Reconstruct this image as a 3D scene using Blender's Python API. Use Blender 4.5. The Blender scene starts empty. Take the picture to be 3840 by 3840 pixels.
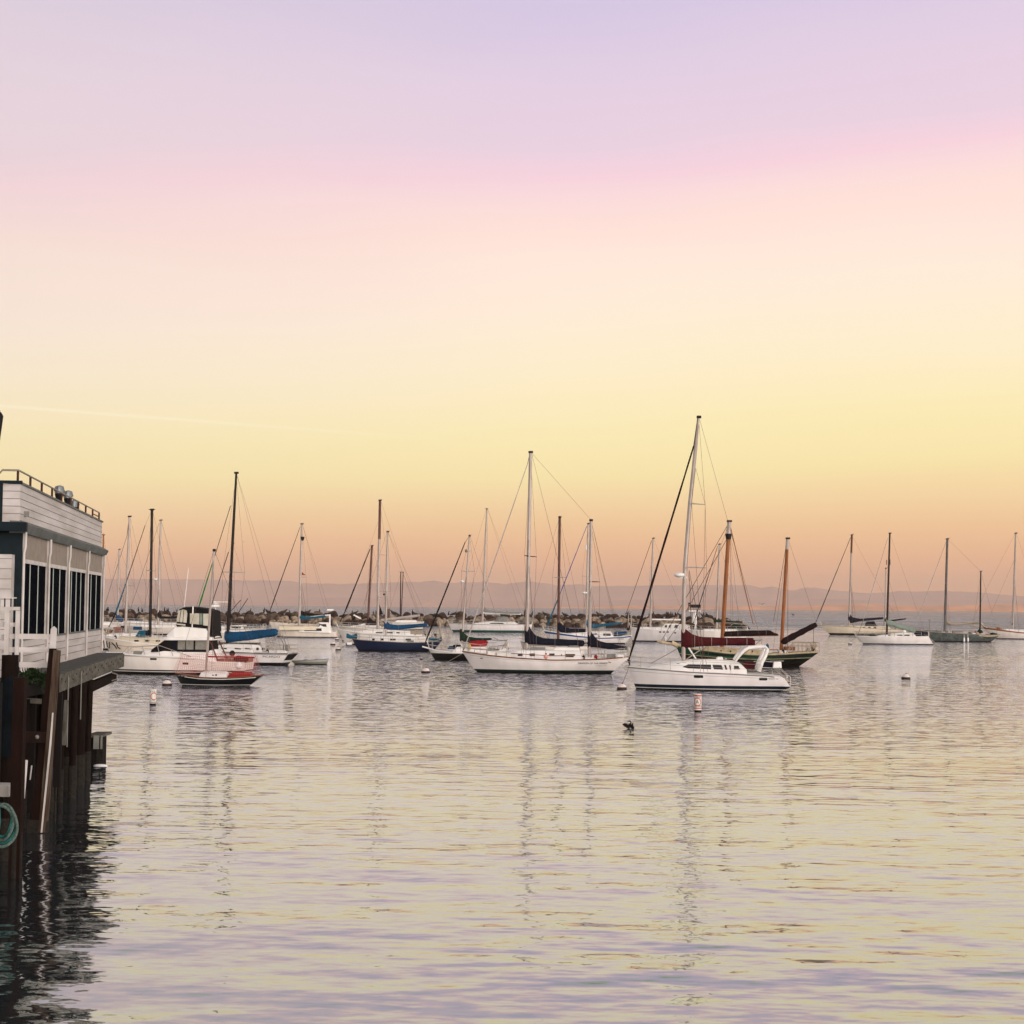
import bpy, math, random
from mathutils import Vector, Matrix, noise
random.seed(7)
SC = bpy.context.scene
COL = SC.collection
R = math.radians

# ------------------------------------------------------------------ camera
F = 6000.0            # focal length in photograph pixels (photograph is 3840 wide)
CX = CY = 1920.0
PITCH, ROLL, CAMZ = 3.395, 0.473, 5.0
cam_d = bpy.data.cameras.new('camera')
cam = bpy.data.objects.new('camera', cam_d); COL.objects.link(cam)
cam_d.sensor_width = 36; cam_d.lens = 36 * F / 3840
cam_d.clip_start = 0.1; cam_d.clip_end = 60000
CM = Matrix.Rotation(R(90 + PITCH), 3, 'X') @ Matrix.Rotation(R(ROLL), 3, 'Z')
cam.matrix_world = Matrix.Translation((0, 0, CAMZ)) @ CM.to_4x4()
SC.camera = cam
SC.view_settings.view_transform = 'Standard'
SC.view_settings.look = 'None'
SC.view_settings.gamma = 1.0
SC.view_settings.exposure = 0.0
SC.cycles.use_denoising = True
SC.cycles.max_bounces = 6
SC.cycles.volume_bounces = 0
SC.cycles.transparent_max_bounces = 12

def ray(px, py):
    return CM @ Vector((px - CX, CY - py, -F))
def at(px, py, Y):
    d = ray(px, py); k = Y / d.y
    return Vector((d.x * k, Y, CAMZ + d.z * k))
def on_water(px, py):
    d = ray(px, py); k = -CAMZ / d.z
    return Vector((d.x * k, d.y * k, 0))
def srgb(c):
    if isinstance(c, str):
        c = tuple(int(c[i:i+2], 16) for i in (0, 2, 4))
    return tuple((v / 255 / 12.92 if v / 255 <= .04045 else ((v / 255 + .055) / 1.055) ** 2.4) for v in c)

# ------------------------------------------------------------------ sky
SUN_EL, SUN_AZ = 10.0, 143.0     # low sun behind the camera, to its right
world = bpy.data.worlds.new('World'); SC.world = world; world.use_nodes = True
nt = world.node_tree; nt.nodes.clear()
N = nt.nodes.new; L = nt.links.new
def mth(tree, op, a, b=None, clamp=False):
    n = tree.nodes.new('ShaderNodeMath'); n.operation = op; n.use_clamp = clamp
    for i, v in enumerate((a, b)):
        if v is None: continue
        if isinstance(v, (int, float)): n.inputs[i].default_value = v
        else: tree.links.new(v, n.inputs[i])
    return n.outputs[0]
tc = N('ShaderNodeTexCoord'); sp = N('ShaderNodeSeparateXYZ'); L(tc.outputs['Generated'], sp.inputs[0])
SX, SY, SZ = sp.outputs
xc = mth(nt, 'MAXIMUM', mth(nt, 'MINIMUM', SX, 0.45), -0.45)
wob = N('ShaderNodeTexNoise'); wob.inputs['Scale'].default_value = 3.0; wob.inputs['Detail'].default_value = 2
mpn = N('ShaderNodeMapping'); mpn.inputs['Scale'].default_value = (1, 1, 5); L(tc.outputs['Generated'], mpn.inputs[0]); L(mpn.outputs[0], wob.inputs[0])
wv = mth(nt, 'MULTIPLY', mth(nt, 'SUBTRACT', wob.outputs[0], 0.5), 0.035)
hi = mth(nt, 'MULTIPLY', SZ, 5.0, True)   # the tilt of the bands fades out at the horizon
tilt = mth(nt, 'MULTIPLY', mth(nt, 'MULTIPLY', xc, -0.06), hi)
sv = mth(nt, 'ADD', mth(nt, 'ADD', SZ, tilt), mth(nt, 'MULTIPLY', wv, hi))
ramp = N('ShaderNodeValToRGB'); L(sv, ramp.inputs[0])
def elev(y): return math.sin(math.atan((CY - y) / F) + R(PITCH))
stops = [(2285, (255, 180, 126)), (2200, (255, 184, 130)), (2100, (254, 191, 138)), (2000, (253, 205, 148)),
         (1900, (254, 220, 162)), (1780, (255, 236, 172)), (1620, (255, 240, 183)), (1400, (255, 240, 205)),
         (1200, (255, 237, 216)), (1000, (254, 231, 218)), (860, (252, 223, 215)), (740, (247, 216, 219)),
         (660, (243, 208, 220)), (540, (229, 206, 222)), (300, (221, 203, 224)), (0, (208, 195, 223))]
pts = [(max(0, elev(y)), srgb(c)) for y, c in stops]
pts += [(0.378, srgb((205, 197, 212))), (0.40, srgb((190, 193, 188))), (0.45, srgb((166, 176, 168))), (0.60, srgb((128, 144, 144))), (0.8, srgb((88, 110, 120))), (1.0, srgb((88, 108, 122)))]
cr = ramp.color_ramp
cr.elements[0].position = pts[0][0]; cr.elements[0].color = (*pts[0][1], 1)
cr.elements[1].position = pts[-1][0]; cr.elements[1].color = (*pts[-1][1], 1)
for p_, c_ in pts[1:-1]:
    e = cr.elements.new(p_); e.color = (*c_, 1)
# duller towards the left (north), slightly brighter to the right
lf = mth(nt, 'MULTIPLY', mth(nt, 'ADD', mth(nt, 'MULTIPLY', xc, -1.0), 0.02), 1.9, True)
dull = N('ShaderNodeMix'); dull.data_type = 'RGBA'; dull.blend_type = 'MIX'
L(mth(nt, 'MULTIPLY', mth(nt, 'MULTIPLY', lf, hi), 0.6), dull.inputs[0]); L(ramp.outputs[0], dull.inputs[6]); dull.inputs[7].default_value = (*srgb((226, 213, 205)), 1)
# thin old contrail, low on the left
ca, cb = ray(0, 1522).normalized(), ray(1750, 1655).normalized()
cn = ca.cross(cb).normalized()
dp = N('ShaderNodeVectorMath'); dp.operation = 'DOT_PRODUCT'; L(tc.outputs['Generated'], dp.inputs[0]); dp.inputs[1].default_value = cn
band = mth(nt, 'SUBTRACT', 1.0, mth(nt, 'DIVIDE', mth(nt, 'ABSOLUTE', dp.outputs['Value']), 0.0015), True)
cmask = mth(nt, 'MULTIPLY', mth(nt, 'SUBTRACT', -0.01, SX), 5.0, True)
fwd = mth(nt, 'GREATER_THAN', SY, 0.0)
cm = mth(nt, 'MULTIPLY', mth(nt, 'MULTIPLY', band, cmask), mth(nt, 'MULTIPLY', fwd, 0.34))
ctr = N('ShaderNodeMix'); ctr.data_type = 'RGBA'; L(cm, ctr.inputs[0]); L(dull.outputs[2], ctr.inputs[6]); ctr.inputs[7].default_value = (*(1.15, 1.0, .78), 1)
bg1 = N('ShaderNodeBackground'); L(ctr.outputs[2], bg1.inputs[0]); bg1.inputs[1].default_value = 1.08
sky = N('ShaderNodeTexSky'); sky.sky_type = 'NISHITA'; sky.sun_disc = False
sky.sun_elevation = R(SUN_EL); sky.sun_rotation = R(SUN_AZ)
bg2 = N('ShaderNodeBackground'); L(sky.outputs[0], bg2.inputs[0]); bg2.inputs[1].default_value = 0.05
# the physical sky takes over behind the camera, where the sun sits
# warm glow of the low sun, entirely behind the camera
sgx = Vector((math.sin(R(SUN_AZ)) * math.cos(R(SUN_EL)), math.cos(R(SUN_AZ)) * math.cos(R(SUN_EL)), math.sin(R(SUN_EL))))
gd = N('ShaderNodeVectorMath'); gd.operation = 'DOT_PRODUCT'; L(tc.outputs['Generated'], gd.inputs[0]); gd.inputs[1].default_value = sgx
gl = mth(nt, 'MULTIPLY', mth(nt, 'POWER', mth(nt, 'MAXIMUM', gd.outputs['Value'], 0.0), 2.5), 3.1)
bg3 = N('ShaderNodeBackground'); bg3.inputs[0].default_value = (1.0, 0.89, 0.83, 1); L(gl, bg3.inputs[1])
bk = mth(nt, 'MULTIPLY', mth(nt, 'SUBTRACT', 0.15, SY), 1.2, True)
mx = N('ShaderNodeMixShader'); L(mth(nt, 'MULTIPLY', bk, 0.6), mx.inputs[0]); L(bg1.outputs[0], mx.inputs[1]); L(bg2.outputs[0], mx.inputs[2])
ad = N('ShaderNodeAddShader'); L(mx.outputs[0], ad.inputs[0]); L(bg3.outputs[0], ad.inputs[1])
wo = N('ShaderNodeOutputWorld'); L(ad.outputs[0], wo.inputs[0])

sd = bpy.data.lights.new('sun', 'SUN'); sd.energy = 0.7; sd.angle = R(8); sd.color = (1.0, 0.86, 0.74)
sun = bpy.data.objects.new('sun', sd); COL.objects.link(sun)
sdir = Vector((math.sin(R(SUN_AZ)) * math.cos(R(SUN_EL)), math.cos(R(SUN_AZ)) * math.cos(R(SUN_EL)), math.sin(R(SUN_EL))))
sun.rotation_euler = sdir.to_track_quat('Z', 'Y').to_euler()

# ------------------------------------------------------------------ materials
MATS = {}
def mat(name, color, rough=0.5, metal=0.0, vary=0.12, scale=3.0, bump=0.0, bscale=20.0, spec=0.18, bands=None, stretch=(1, 1, 1), c2=None, coat=0.0):
    if name in MATS: return MATS[name]
    m = bpy.data.materials.new(name); m.use_nodes = True; t = m.node_tree
    b = t.nodes['Principled BSDF']; b.inputs['Roughness'].default_value = rough; b.inputs['Metallic'].default_value = metal
    b.inputs['Specular IOR Level'].default_value = spec; b.inputs['Coat Weight'].default_value = coat
    co = t.nodes.new('ShaderNodeTexCoord'); mp = t.nodes.new('ShaderNodeMapping'); mp.inputs['Scale'].default_value = stretch
    t.links.new(co.outputs['Object'], mp.inputs[0])
    ns = t.nodes.new('ShaderNodeTexNoise'); ns.inputs['Scale'].default_value = scale; ns.inputs['Detail'].default_value = 5
    t.links.new(mp.outputs[0], ns.inputs[0])
    c = srgb(color) if (isinstance(color, str) or max(color) > 1) else color
    base = None
    if bands:
        s = t.nodes.new('ShaderNodeSeparateXYZ'); t.links.new(co.outputs['Object'], s.inputs[0])
        rp = t.nodes.new('ShaderNodeValToRGB'); rp.color_ramp.interpolation = 'CONSTANT'
        v = mth(t, 'DIVIDE', mth(t, 'ADD', s.outputs[2], 1.0), 4.0); t.links.new(v, rp.inputs[0])
        el = rp.color_ramp.elements
        bands = [(z_, h_) if int(h_[0:2], 16) < 150 else (z_, '%02X%02X%02X' % (int(int(h_[0:2], 16) * .985), int(int(h_[2:4], 16) * .985), min(255, int(int(h_[4:6], 16) * 1.035)))) for z_, h_ in bands]
        el[0].position = 0; el[0].color = (*srgb(bands[0][1]), 1)
        el[1].position = (bands[1][0] + 1) / 4; el[1].color = (*(srgb(bands[1][1])), 1)
        for z, cc in bands[2:]:
            e = el.new((z + 1) / 4); e.color = (*srgb(cc), 1)
        base = rp.outputs[0]
    mxn = t.nodes.new('ShaderNodeMix'); mxn.data_type = 'RGBA'; mxn.blend_type = 'MULTIPLY' if c2 is None else 'MIX'
    if base is None: mxn.inputs[6].default_value = (*c, 1)
    else: t.links.new(base, mxn.inputs[6])
    k = t.nodes.new('ShaderNodeMapRange'); k.inputs[1].default_value = 0.35; k.inputs[2].default_value = 0.7
    t.links.new(ns.outputs[0], k.inputs[0]); t.links.new(k.outputs[0], mxn.inputs[0])
    mxn.inputs[7].default_value = (1 - vary, 1 - vary * 1.05, 1 - vary * 1.2, 1) if c2 is None else (*srgb(c2), 1)
    t.links.new(mxn.outputs[2], b.inputs['Base Color'])
    if bump > 0:
        n2 = t.nodes.new('ShaderNodeTexNoise'); n2.inputs['Scale'].default_value = bscale; n2.inputs['Detail'].default_value = 4
        t.links.new(mp.outputs[0], n2.inputs[0])
        bp = t.nodes.new('ShaderNodeBump'); bp.inputs['Distance'].default_value = bump; bp.inputs['Strength'].default_value = 1
        t.links.new(n2.outputs[0], bp.inputs['Height']); t.links.new(bp.outputs[0], b.inputs['Normal'])
    MATS[name] = m; return m
white = mat('white_gelcoat', (0.80, 0.78, 0.775), .35, vary=.14, scale=.8, stretch=(1, 1, .3), coat=.2)
deckm = mat('deck_gelcoat', (0.72, 0.70, 0.68), .6, vary=.22, scale=2)
cream = mat('cream_gelcoat', (0.62, 0.55, 0.43), .4, vary=.15, scale=.8)
glass = mat('dark_glass', (0.004, 0.005, 0.007), .12, spec=.35, vary=.3)
greyglass = mat('grey_curtain_glass', (0.22, 0.21, 0.19), .35, vary=.3)
vinyl = mat('clear_vinyl', (0.50, 0.47, 0.40), .25, vary=.25, scale=2)
chrome = mat('stainless_tube', (0.42, 0.39, 0.36), .35, metal=.6)
alu = mat('silver_mast_paint', (0.40, 0.35, 0.33), .45, metal=.15, vary=.18, scale=1.2)
blackm = mat('black_mast_paint', (0.006, 0.004, 0.005), .5, spec=.2)
brownm = mat('bronze_mast_paint', (0.085, 0.035, 0.03), .4)
darkred = mat('dark_red_metal', (0.10, 0.035, 0.03), .45)
oran = mat('varnished_spar', (0.26, 0.09, 0.03), .4, vary=.3, scale=1)
wire = mat('rigging_wire', (0.10, 0.055, 0.04), .5)
navy = mat('navy_canvas', (0.004, 0.006, 0.016), .85, spec=.15, vary=.4, bump=.03, bscale=5)
blue = mat('blue_canvas', (0.004, 0.055, 0.14), .8, spec=.15, vary=.35, bump=.03, bscale=5)
teal = mat('teal_canvas', (0.004, 0.085, 0.15), .8, spec=.15, vary=.3, bump=.03, bscale=5)
maroon = mat('maroon_canvas', (0.060, 0.005, 0.008), .85, spec=.15, vary=.35, bump=.03, bscale=4)
darkmar = mat('dark_maroon_canvas', (0.010, 0.003, 0.004), .85, spec=.15, vary=.3, bump=.03, bscale=4)
black = mat('black_canvas', (0.004, 0.004, 0.005), .8, spec=.15, vary=.3, bump=.02, bscale=5)
greenc = mat('dark_green_canvas', (0.003, 0.022, 0.015), .85, spec=.15, vary=.3, bump=.03, bscale=5)
grass = mat('bright_green_canvas', (0.01, 0.17, 0.035), .8)
greyc = mat('grey_canvas', (0.20, 0.20, 0.19), .85, vary=.2, bump=.03, bscale=5)
sage = mat('sage_canvas', (0.20, 0.25, 0.22), .85, vary=.25, bump=.03, bscale=5)
tan = mat('tan_sailcloth', (0.34, 0.28, 0.21), .85, vary=.3, bump=.05, bscale=5)
redc = mat('red_canvas', (0.28, 0.006, 0.012), .8, spec=.15, vary=.3, bump=.03, bscale=5)
redp = mat('red_paint', (0.24, 0.012, 0.012), .5)
orange_p = mat('orange_paint', (0.5, 0.07, 0.03), .5)
pinkp = mat('faded_pink_vinyl', (0.62, 0.30, 0.26), .5)
teak = mat('teak_trim', (0.22, 0.085, 0.045), .5, vary=.4, scale=6)
wood = mat('varnished_teak', (0.28, 0.10, 0.035), .4, vary=.4, scale=5)
rope = mat('rope_grey', (0.20, 0.16, 0.12), .9)
blk = mat('black_rubber', (0.006, 0.006, 0.007), .6)
tealrope = mat('teal_rope', (0.025, 0.14, 0.14), .9, vary=.5, scale=30, bump=.01, bscale=60)

# ------------------------------------------------------------------ mesh helpers
class MB:
    def __init__(s): s.v = []; s.f = []
    def add(s, vs, fs):
        o = len(s.v); s.v += [tuple(v) for v in vs]; s.f += [tuple(i + o for i in f) for f in fs]; return s
    def box(s, a, b):
        x0, y0, z0 = a; x1, y1, z1 = b
        return s.add([(x0, y0, z0), (x1, y0, z0), (x1, y1, z0), (x0, y1, z0), (x0, y0, z1), (x1, y0, z1), (x1, y1, z1), (x0, y1, z1)],
                     [(0, 3, 2, 1), (4, 5, 6, 7), (0, 1, 5, 4), (1, 2, 6, 5), (2, 3, 7, 6), (3, 0, 4, 7)])
    def loft(s, rings, cap=True, closed=True):
        o = len(s.v); n = len(rings[0])
        for r_ in rings: s.v += [tuple(v) for v in r_]
        for i in range(len(rings) - 1):
            for j in range(n if closed else n - 1):
                k = (j + 1) % n
                s.f.append((o + i * n + j, o + i * n + k, o + (i + 1) * n + k, o + (i + 1) * n + j))
        if cap and closed:
            s.f.append(tuple(o + j for j in reversed(range(n))))
            s.f.append(tuple(o + (len(rings) - 1) * n + j for j in range(n)))
        return s
    def tube(s, path, r, n=6, flat=1.0):
        path = [Vector(p) for p in path]
        rs = r if isinstance(r, (list, tuple)) else [r] * len(path)
        rings = []
        for i, p in enumerate(path):
            d = (path[min(i + 1, len(path) - 1)] - path[max(i - 1, 0)])
            if d.length < 1e-9: d = Vector((0, 0, 1))
            d.normalize()
            u = Vector((0, 1, 0)) if abs(d.y) < .9 else Vector((1, 0, 0))
            a = d.cross(u).normalized(); b = d.cross(a)
            rings.append([p + a * (math.cos(2 * math.pi * j / n) * rs[i]) + b * (math.sin(2 * math.pi * j / n) * rs[i] * flat) for j in range(n)])
        return s.loft(rings)
    def ball(s, c, r, nu=12, nv=8, z0=-1.0):
        rx, ry, rz = r if isinstance(r, (tuple, list)) else (r, r, r)
        rings = []
        for i in range(nv + 1):
            ph = math.asin(z0) + (math.pi / 2 - math.asin(z0)) * i / nv
            q = max(math.cos(ph), .02)
            rings.append([(c[0] + rx * q * math.cos(2 * math.pi * j / nu), c[1] + ry * q * math.sin(2 * math.pi * j / nu), c[2] + rz * math.sin(ph)) for j in range(nu)])
        return s.loft(rings)
    def prism(s, poly, y0, y1):      # poly in (x,z), extruded along y
        n = len(poly)
        return s.add([(x, y0, z) for x, z in poly] + [(x, y1, z) for x, z in poly],
                     [tuple(range(n)), tuple(reversed(range(n, 2 * n)))] + [(i, i + n, (i + 1) % n + n, (i + 1) % n) for i in range(n)])
    def build(s, name, m, parent=None, ang=35, mats=None):
        me = bpy.data.meshes.new(name); me.from_pydata(s.v, [], s.f)
        import bmesh
        bm = bmesh.new(); bm.from_mesh(me); bmesh.ops.recalc_face_normals(bm, faces=bm.faces); bm.to_mesh(me); bm.free()
        me.shade_smooth(); me.set_sharp_from_angle(angle=R(ang))
        me.materials.append(m)
        o = bpy.data.objects.new(name, me); COL.objects.link(o)
        if parent: o.parent = parent
        return o
def tag(o, label=None, cat=None, group=None, kind=None):
    if label: o['label'] = label
    if cat: o['category'] = cat
    if group: o['group'] = group
    if kind: o['kind'] = kind
    return o
def empty(name, loc=(0, 0, 0), rz=0.0):
    o = bpy.data.objects.new(name, None); COL.objects.link(o); o.location = loc; o.rotation_euler = (0, 0, rz)
    o.empty_display_size = .3; return o
def copy_tree(o, parent=None):
    c = o.copy(); COL.objects.link(c); c.parent = parent
    for ch in o.children: copy_tree(ch, c)
    return c
def lerp(a, b, t): return a + (b - a) * t
def interp(pts, x):
    if x <= pts[0][0]: return pts[0][1]
    for (x0, y0), (x1, y1) in zip(pts, pts[1:]):
        if x <= x1: return lerp(y0, y1, (x - x0) / max(x1 - x0, 1e-9))
    return pts[-1][1]
# ------------------------------------------------------------------ water
def water_material():
    m = bpy.data.materials.new('sea_water'); m.use_nodes = True; t = m.node_tree; b = t.nodes['Principled BSDF']
    co = t.nodes.new('ShaderNodeTexCoord'); s = t.nodes.new('ShaderNodeSeparateXYZ'); t.links.new(co.outputs['Object'], s.inputs[0])
    outer = mth(t, 'MULTIPLY', mth(t, 'SUBTRACT', s.outputs[1], 330.0), 1 / 90.0, True)
    # wind-ruffled belt in mid harbour, calm water near the wharf
    belt = mth(t, 'MULTIPLY', mth(t, 'SUBTRACT', s.outputs[1], 52.0), 1 / 60.0, True)
    def nz(sc, det, st, off=0.0, rough=.5):
        mp = t.nodes.new('ShaderNodeMapping'); mp.inputs['Scale'].default_value = st; mp.inputs['Location'].default_value = (off, off, 0)
        mp.inputs['Rotation'].default_value = (0, 0, R(8) + off * .05)
        t.links.new(co.outputs['Object'], mp.inputs[0])
        n = t.nodes.new('ShaderNodeTexNoise'); n.inputs['Scale'].default_value = sc; n.inputs['Detail'].default_value = det; n.inputs['Roughness'].default_value = rough
        t.links.new(mp.outputs[0], n.inputs[0]); return n.outputs[0]
    patch = t.nodes.new('ShaderNodeMapRange'); patch.inputs[1].default_value = .38; patch.inputs[2].default_value = .62
    patch.inputs[3].default_value = .55; patch.inputs[4].default_value = 1.25
    t.links.new(nz(.05, 2, (.6, 1.6, 1)), patch.inputs[0])
    h1 = mth(t, 'MULTIPLY', nz(.42, 1.2, (.75, 1.3, 1)), WA[0])
    h2 = mth(t, 'MULTIPLY', nz(1.15, 1.5, (.7, 1.5, 1), 3.1), WA[1])
    h3 = mth(t, 'MULTIPLY', nz(3.6, 1.5, (.7, 1.3, 1), 7.7), WA[2])
    near = t.nodes.new('ShaderNodeMapRange'); near.inputs[1].default_value = 22; near.inputs[2].default_value = 36; near.inputs[3].default_value = 1.4; near.inputs[4].default_value = .75
    t.links.new(s.outputs[1], near.inputs[0])
    h = mth(t, 'MULTIPLY', mth(t, 'ADD', mth(t, 'ADD', mth(t, 'MULTIPLY', h1, near.outputs[0]), h2), h3), patch.outputs[0])
    # wind ripples finer than the ground covered by one pixel: slopes taken straight from noise
    def slopes(sc, det, st, amp, off):
        mp = t.nodes.new('ShaderNodeMapping'); mp.inputs['Scale'].default_value = st; mp.inputs['Location'].default_value = (off, off, 0); t.links.new(co.outputs['Object'], mp.inputs[0])
        n = t.nodes.new('ShaderNodeTexNoise'); n.inputs['Scale'].default_value = sc; n.inputs['Detail'].default_value = det; n.inputs['Roughness'].default_value = .6; t.links.new(mp.outputs[0], n.inputs[0])
        v = t.nodes.new('ShaderNodeVectorMath'); v.operation = 'SUBTRACT'; t.links.new(n.outputs['Color'], v.inputs[0]); v.inputs[1].default_value = (.5, .5, .5)
        m2 = t.nodes.new('ShaderNodeVectorMath'); m2.operation = 'SCALE'; t.links.new(v.outputs[0], m2.inputs[0])
        if isinstance(amp, (int, float)): m2.inputs['Scale'].default_value = amp
        else: t.links.new(amp, m2.inputs['Scale'])
        return m2.outputs[0]
    pt = t.nodes.new('ShaderNodeMapRange'); pt.inputs[1].default_value = .42; pt.inputs[2].default_value = .58; pt.inputs[3].default_value = .6; pt.inputs[4].default_value = 1.2
    t.links.new(nz(.035, 2, (.25, 1.4, 1), 9.0), pt.inputs[0])
    inner_amp = mth(t, 'MULTIPLY', mth(t, 'MULTIPLY', belt, WS[0]), pt.outputs[0])
    s1 = slopes(3.2, 3, (.6, 1.3, 1), mth(t, 'ADD', inner_amp, WS[2]), 2.0)
    po = t.nodes.new('ShaderNodeMapRange'); po.inputs[1].default_value = .38; po.inputs[2].default_value = .62; po.inputs[3].default_value = .35; po.inputs[4].default_value = 1.7
    t.links.new(nz(.02, 4, (.25, 1.0, 1), 4.0, .7), po.inputs[0])
    s2 = slopes(.22, 5, (.4, 1.3, 1), mth(t, 'MULTIPLY', mth(t, 'MULTIPLY', outer, WS[1]), po.outputs[0]), 6.0)
    sm = t.nodes.new('ShaderNodeVectorMath'); sm.operation = 'ADD'; t.links.new(s1, sm.inputs[0]); t.links.new(s2, sm.inputs[1])
    fl_ = t.nodes.new('ShaderNodeVectorMath'); fl_.operation = 'MULTIPLY'; t.links.new(sm.outputs[0], fl_.inputs[0]); fl_.inputs[1].default_value = (.8, 1, 0)
    up = t.nodes.new('ShaderNodeVectorMath'); up.operation = 'ADD'; t.links.new(fl_.outputs[0], up.inputs[0]); up.inputs[1].default_value = (0, 0, 1)
    nn = t.nodes.new('ShaderNodeVectorMath'); nn.operation = 'NORMALIZE'; t.links.new(up.outputs[0], nn.inputs[0])
    bp = t.nodes.new('ShaderNodeBump'); bp.inputs['Distance'].default_value = 1.0; bp.inputs['Strength'].default_value = 1.0
    t.links.new(h, bp.inputs['Height']); t.links.new(nn.outputs[0], bp.inputs['Normal'])
    mx_ = t.nodes.new('ShaderNodeMix'); mx_.data_type = 'RGBA'; t.links.new(outer, mx_.inputs[0])
    mx_.inputs[6].default_value = (*WC[0], 1); mx_.inputs[7].default_value = (*WC[1], 1)
    t.nodes.remove(b)
    df = t.nodes.new('ShaderNodeBsdfDiffuse'); t.links.new(mx_.outputs[2], df.inputs[0])
    gs = t.nodes.new('ShaderNodeBsdfAnisotropic'); gs.inputs['Color'].default_value = (*WT, 1); gs.inputs['Roughness'].default_value = WR
    t.links.new(bp.outputs[0], gs.inputs['Normal'])
    fr = t.nodes.new('ShaderNodeFresnel'); fr.inputs[0].default_value = 1.4; t.links.new(bp.outputs[0], fr.inputs['Normal'])
    fr = t.nodes.new('ShaderNodeFresnel'); fr.inputs[0].default_value = 1.4; t.links.new(bp.outputs[0], fr.inputs['Normal'])
    # steeper facets let more of the green-grey water body through, so what they mirror loses its violet
    fm = t.nodes.new('ShaderNodeMapRange'); fm.inputs[1].default_value = .12; fm.inputs[2].default_value = .46; t.links.new(fr.outputs[0], fm.inputs[0])
    tm = t.nodes.new('ShaderNodeMix'); tm.data_type = 'RGBA'; t.links.new(fm.outputs[0], tm.inputs[0]); tm.inputs[6].default_value = (*WG, 1); tm.inputs[7].default_value = (*WT, 1)
    t.links.new(tm.outputs[2], gs.inputs['Color'])
    gr = t.nodes.new('ShaderNodeBsdfAnisotropic'); gr.inputs['Color'].default_value = (*WT, 1); gr.inputs['Roughness'].default_value = .35; t.links.new(bp.outputs[0], gr.inputs['Normal'])
    gm = t.nodes.new('ShaderNodeMixShader'); gm.inputs[0].default_value = WM; t.links.new(gs.outputs[0], gm.inputs[1]); t.links.new(gr.outputs[0], gm.inputs[2]); gs = gm
    mxs = t.nodes.new('ShaderNodeMixShader'); lo_ = mth(t, 'SUBTRACT', WF[0], mth(t, 'MULTIPLY', outer, WF[0] - WF[1]))
    t.links.new(mth(t, 'ADD', lo_, mth(t, 'MULTIPLY', fr.outputs[0], mth(t, 'SUBTRACT', 1.0, lo_))), mxs.inputs[0]); t.links.new(df.outputs[0], mxs.inputs[1]); t.links.new(gs.outputs[0], mxs.inputs[2])
    t.links.new(mxs.outputs[0], t.nodes['Material Output'].inputs[0])
    return m
WA = (0.105, 0.036, 0.0045)      # ripple heights in metres
WS = (1.05, 3.0, 0.17); WT = (0.84, 0.87, 0.98); WM = 0.02; WF = (0.63, 0.14); WG = (0.66, 0.72, 0.61)
WC = ((0.012, 0.022, 0.026), (0.08, 0.14, 0.19)); WR = 0.03; WIOR = 2.9
water = MB()
water.add([(-14000, -250, 0), (14000, -250, 0), (14000, 15000, 0), (-14000, 15000, 0)], [(0, 1, 2, 3)])
water = water.build('water', water_material()); tag(water, 'calm rippled harbour water reflecting the sunset sky', kind='structure')

# ------------------------------------------------------------------ far shore
hillm = mat('dry_hillside', (0.52, 0.32, 0.28), .95, vary=.35, scale=.002)
dunem = mat('sand_dunes', (0.95, 0.36, 0.13), .95, vary=.55, scale=.006, stretch=(1, .3, 3))
RIDGE = [(-2400, 2185), (0, 2176), (435, 2170), (700, 2172), (960, 2177), (1080, 2177), (1150, 2188), (1300, 2190), (1634, 2179), (1686, 2186), (1821, 2182),
         (1895, 2191), (1979, 2179), (2044, 2186), (2086, 2196), (2166, 2191), (2235, 2198), (2420, 2196), (2578, 2194), (2715, 2194), (2808, 2194), (2858, 2205),
         (2900, 2199), (2932, 2208), (2980, 2214), (3025, 2203), (3060, 2204), (3110, 2212), (3158, 2216), (3256, 2225), (3310, 2222), (3380, 2216), (3430, 2219), (3536, 2215),
         (3692, 2223), (3760, 2230), (3840, 2236), (4300, 2225), (6200, 2215)]
RIDGE2 = [(-2400, 2232), (500, 2232), (1100, 2240), (1700, 2246), (2260, 2252), (2600, 2246), (2900, 2250), (3100, 2246), (3300, 2253), (3500, 2248), (3840, 2252), (6200, 2240)]
DUNE = [(1400, 2281), (1900, 2278), (2200, 2276), (2350, 2272), (2700, 2274), (2980, 2272), (3180, 2267), (3250, 2265), (3330, 2270), (3500, 2272), (3640, 2269), (3730, 2266), (3840, 2267), (5200, 2255)]
def range_mesh(name, prof, Y, depth, m, x0, x1, step, amp, label):
    mb = MB(); cols = []
    px = x0
    while px <= x1:
        top = at(px, interp(prof, px), Y)
        z = max(top.z + amp * 5 * noise.noise(Vector((px * .02, Y * .01, 0))) + amp * 4 * noise.noise(Vector((px * .05, 3, 0))) + amp * 2.5 * noise.noise(Vector((px * .31, 9, 0))), 1.0)
        col = []
        for k in range(8):
            v = k / 7
            if v <= .72:
                w = v / .72; hz = z * (1 - (1 - w) ** 1.4)
                hz *= 1 + (.25 * noise.noise(Vector((px * .012, w * 3, Y * .001)))) * math.sin(w * math.pi)
                yy = Y - depth * (1 - w)
            else:
                w = (v - .72) / .28; hz = z * (1 - w) ; yy = Y + depth * .5 * w
            col.append((top.x * yy / Y, yy, hz - 1.0 if k in (0, 7) else hz))
        cols.append(col); px += step
    mb.loft(cols, closed=False)
    o = mb.build(name, m, ang=80); tag(o, label, kind='structure'); return o
range_mesh('far_hills', RIDGE, 13500, 900, hillm, -2400, 6200, 7, 1.0, 'mauve ridge of hills along the far shore')
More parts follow.
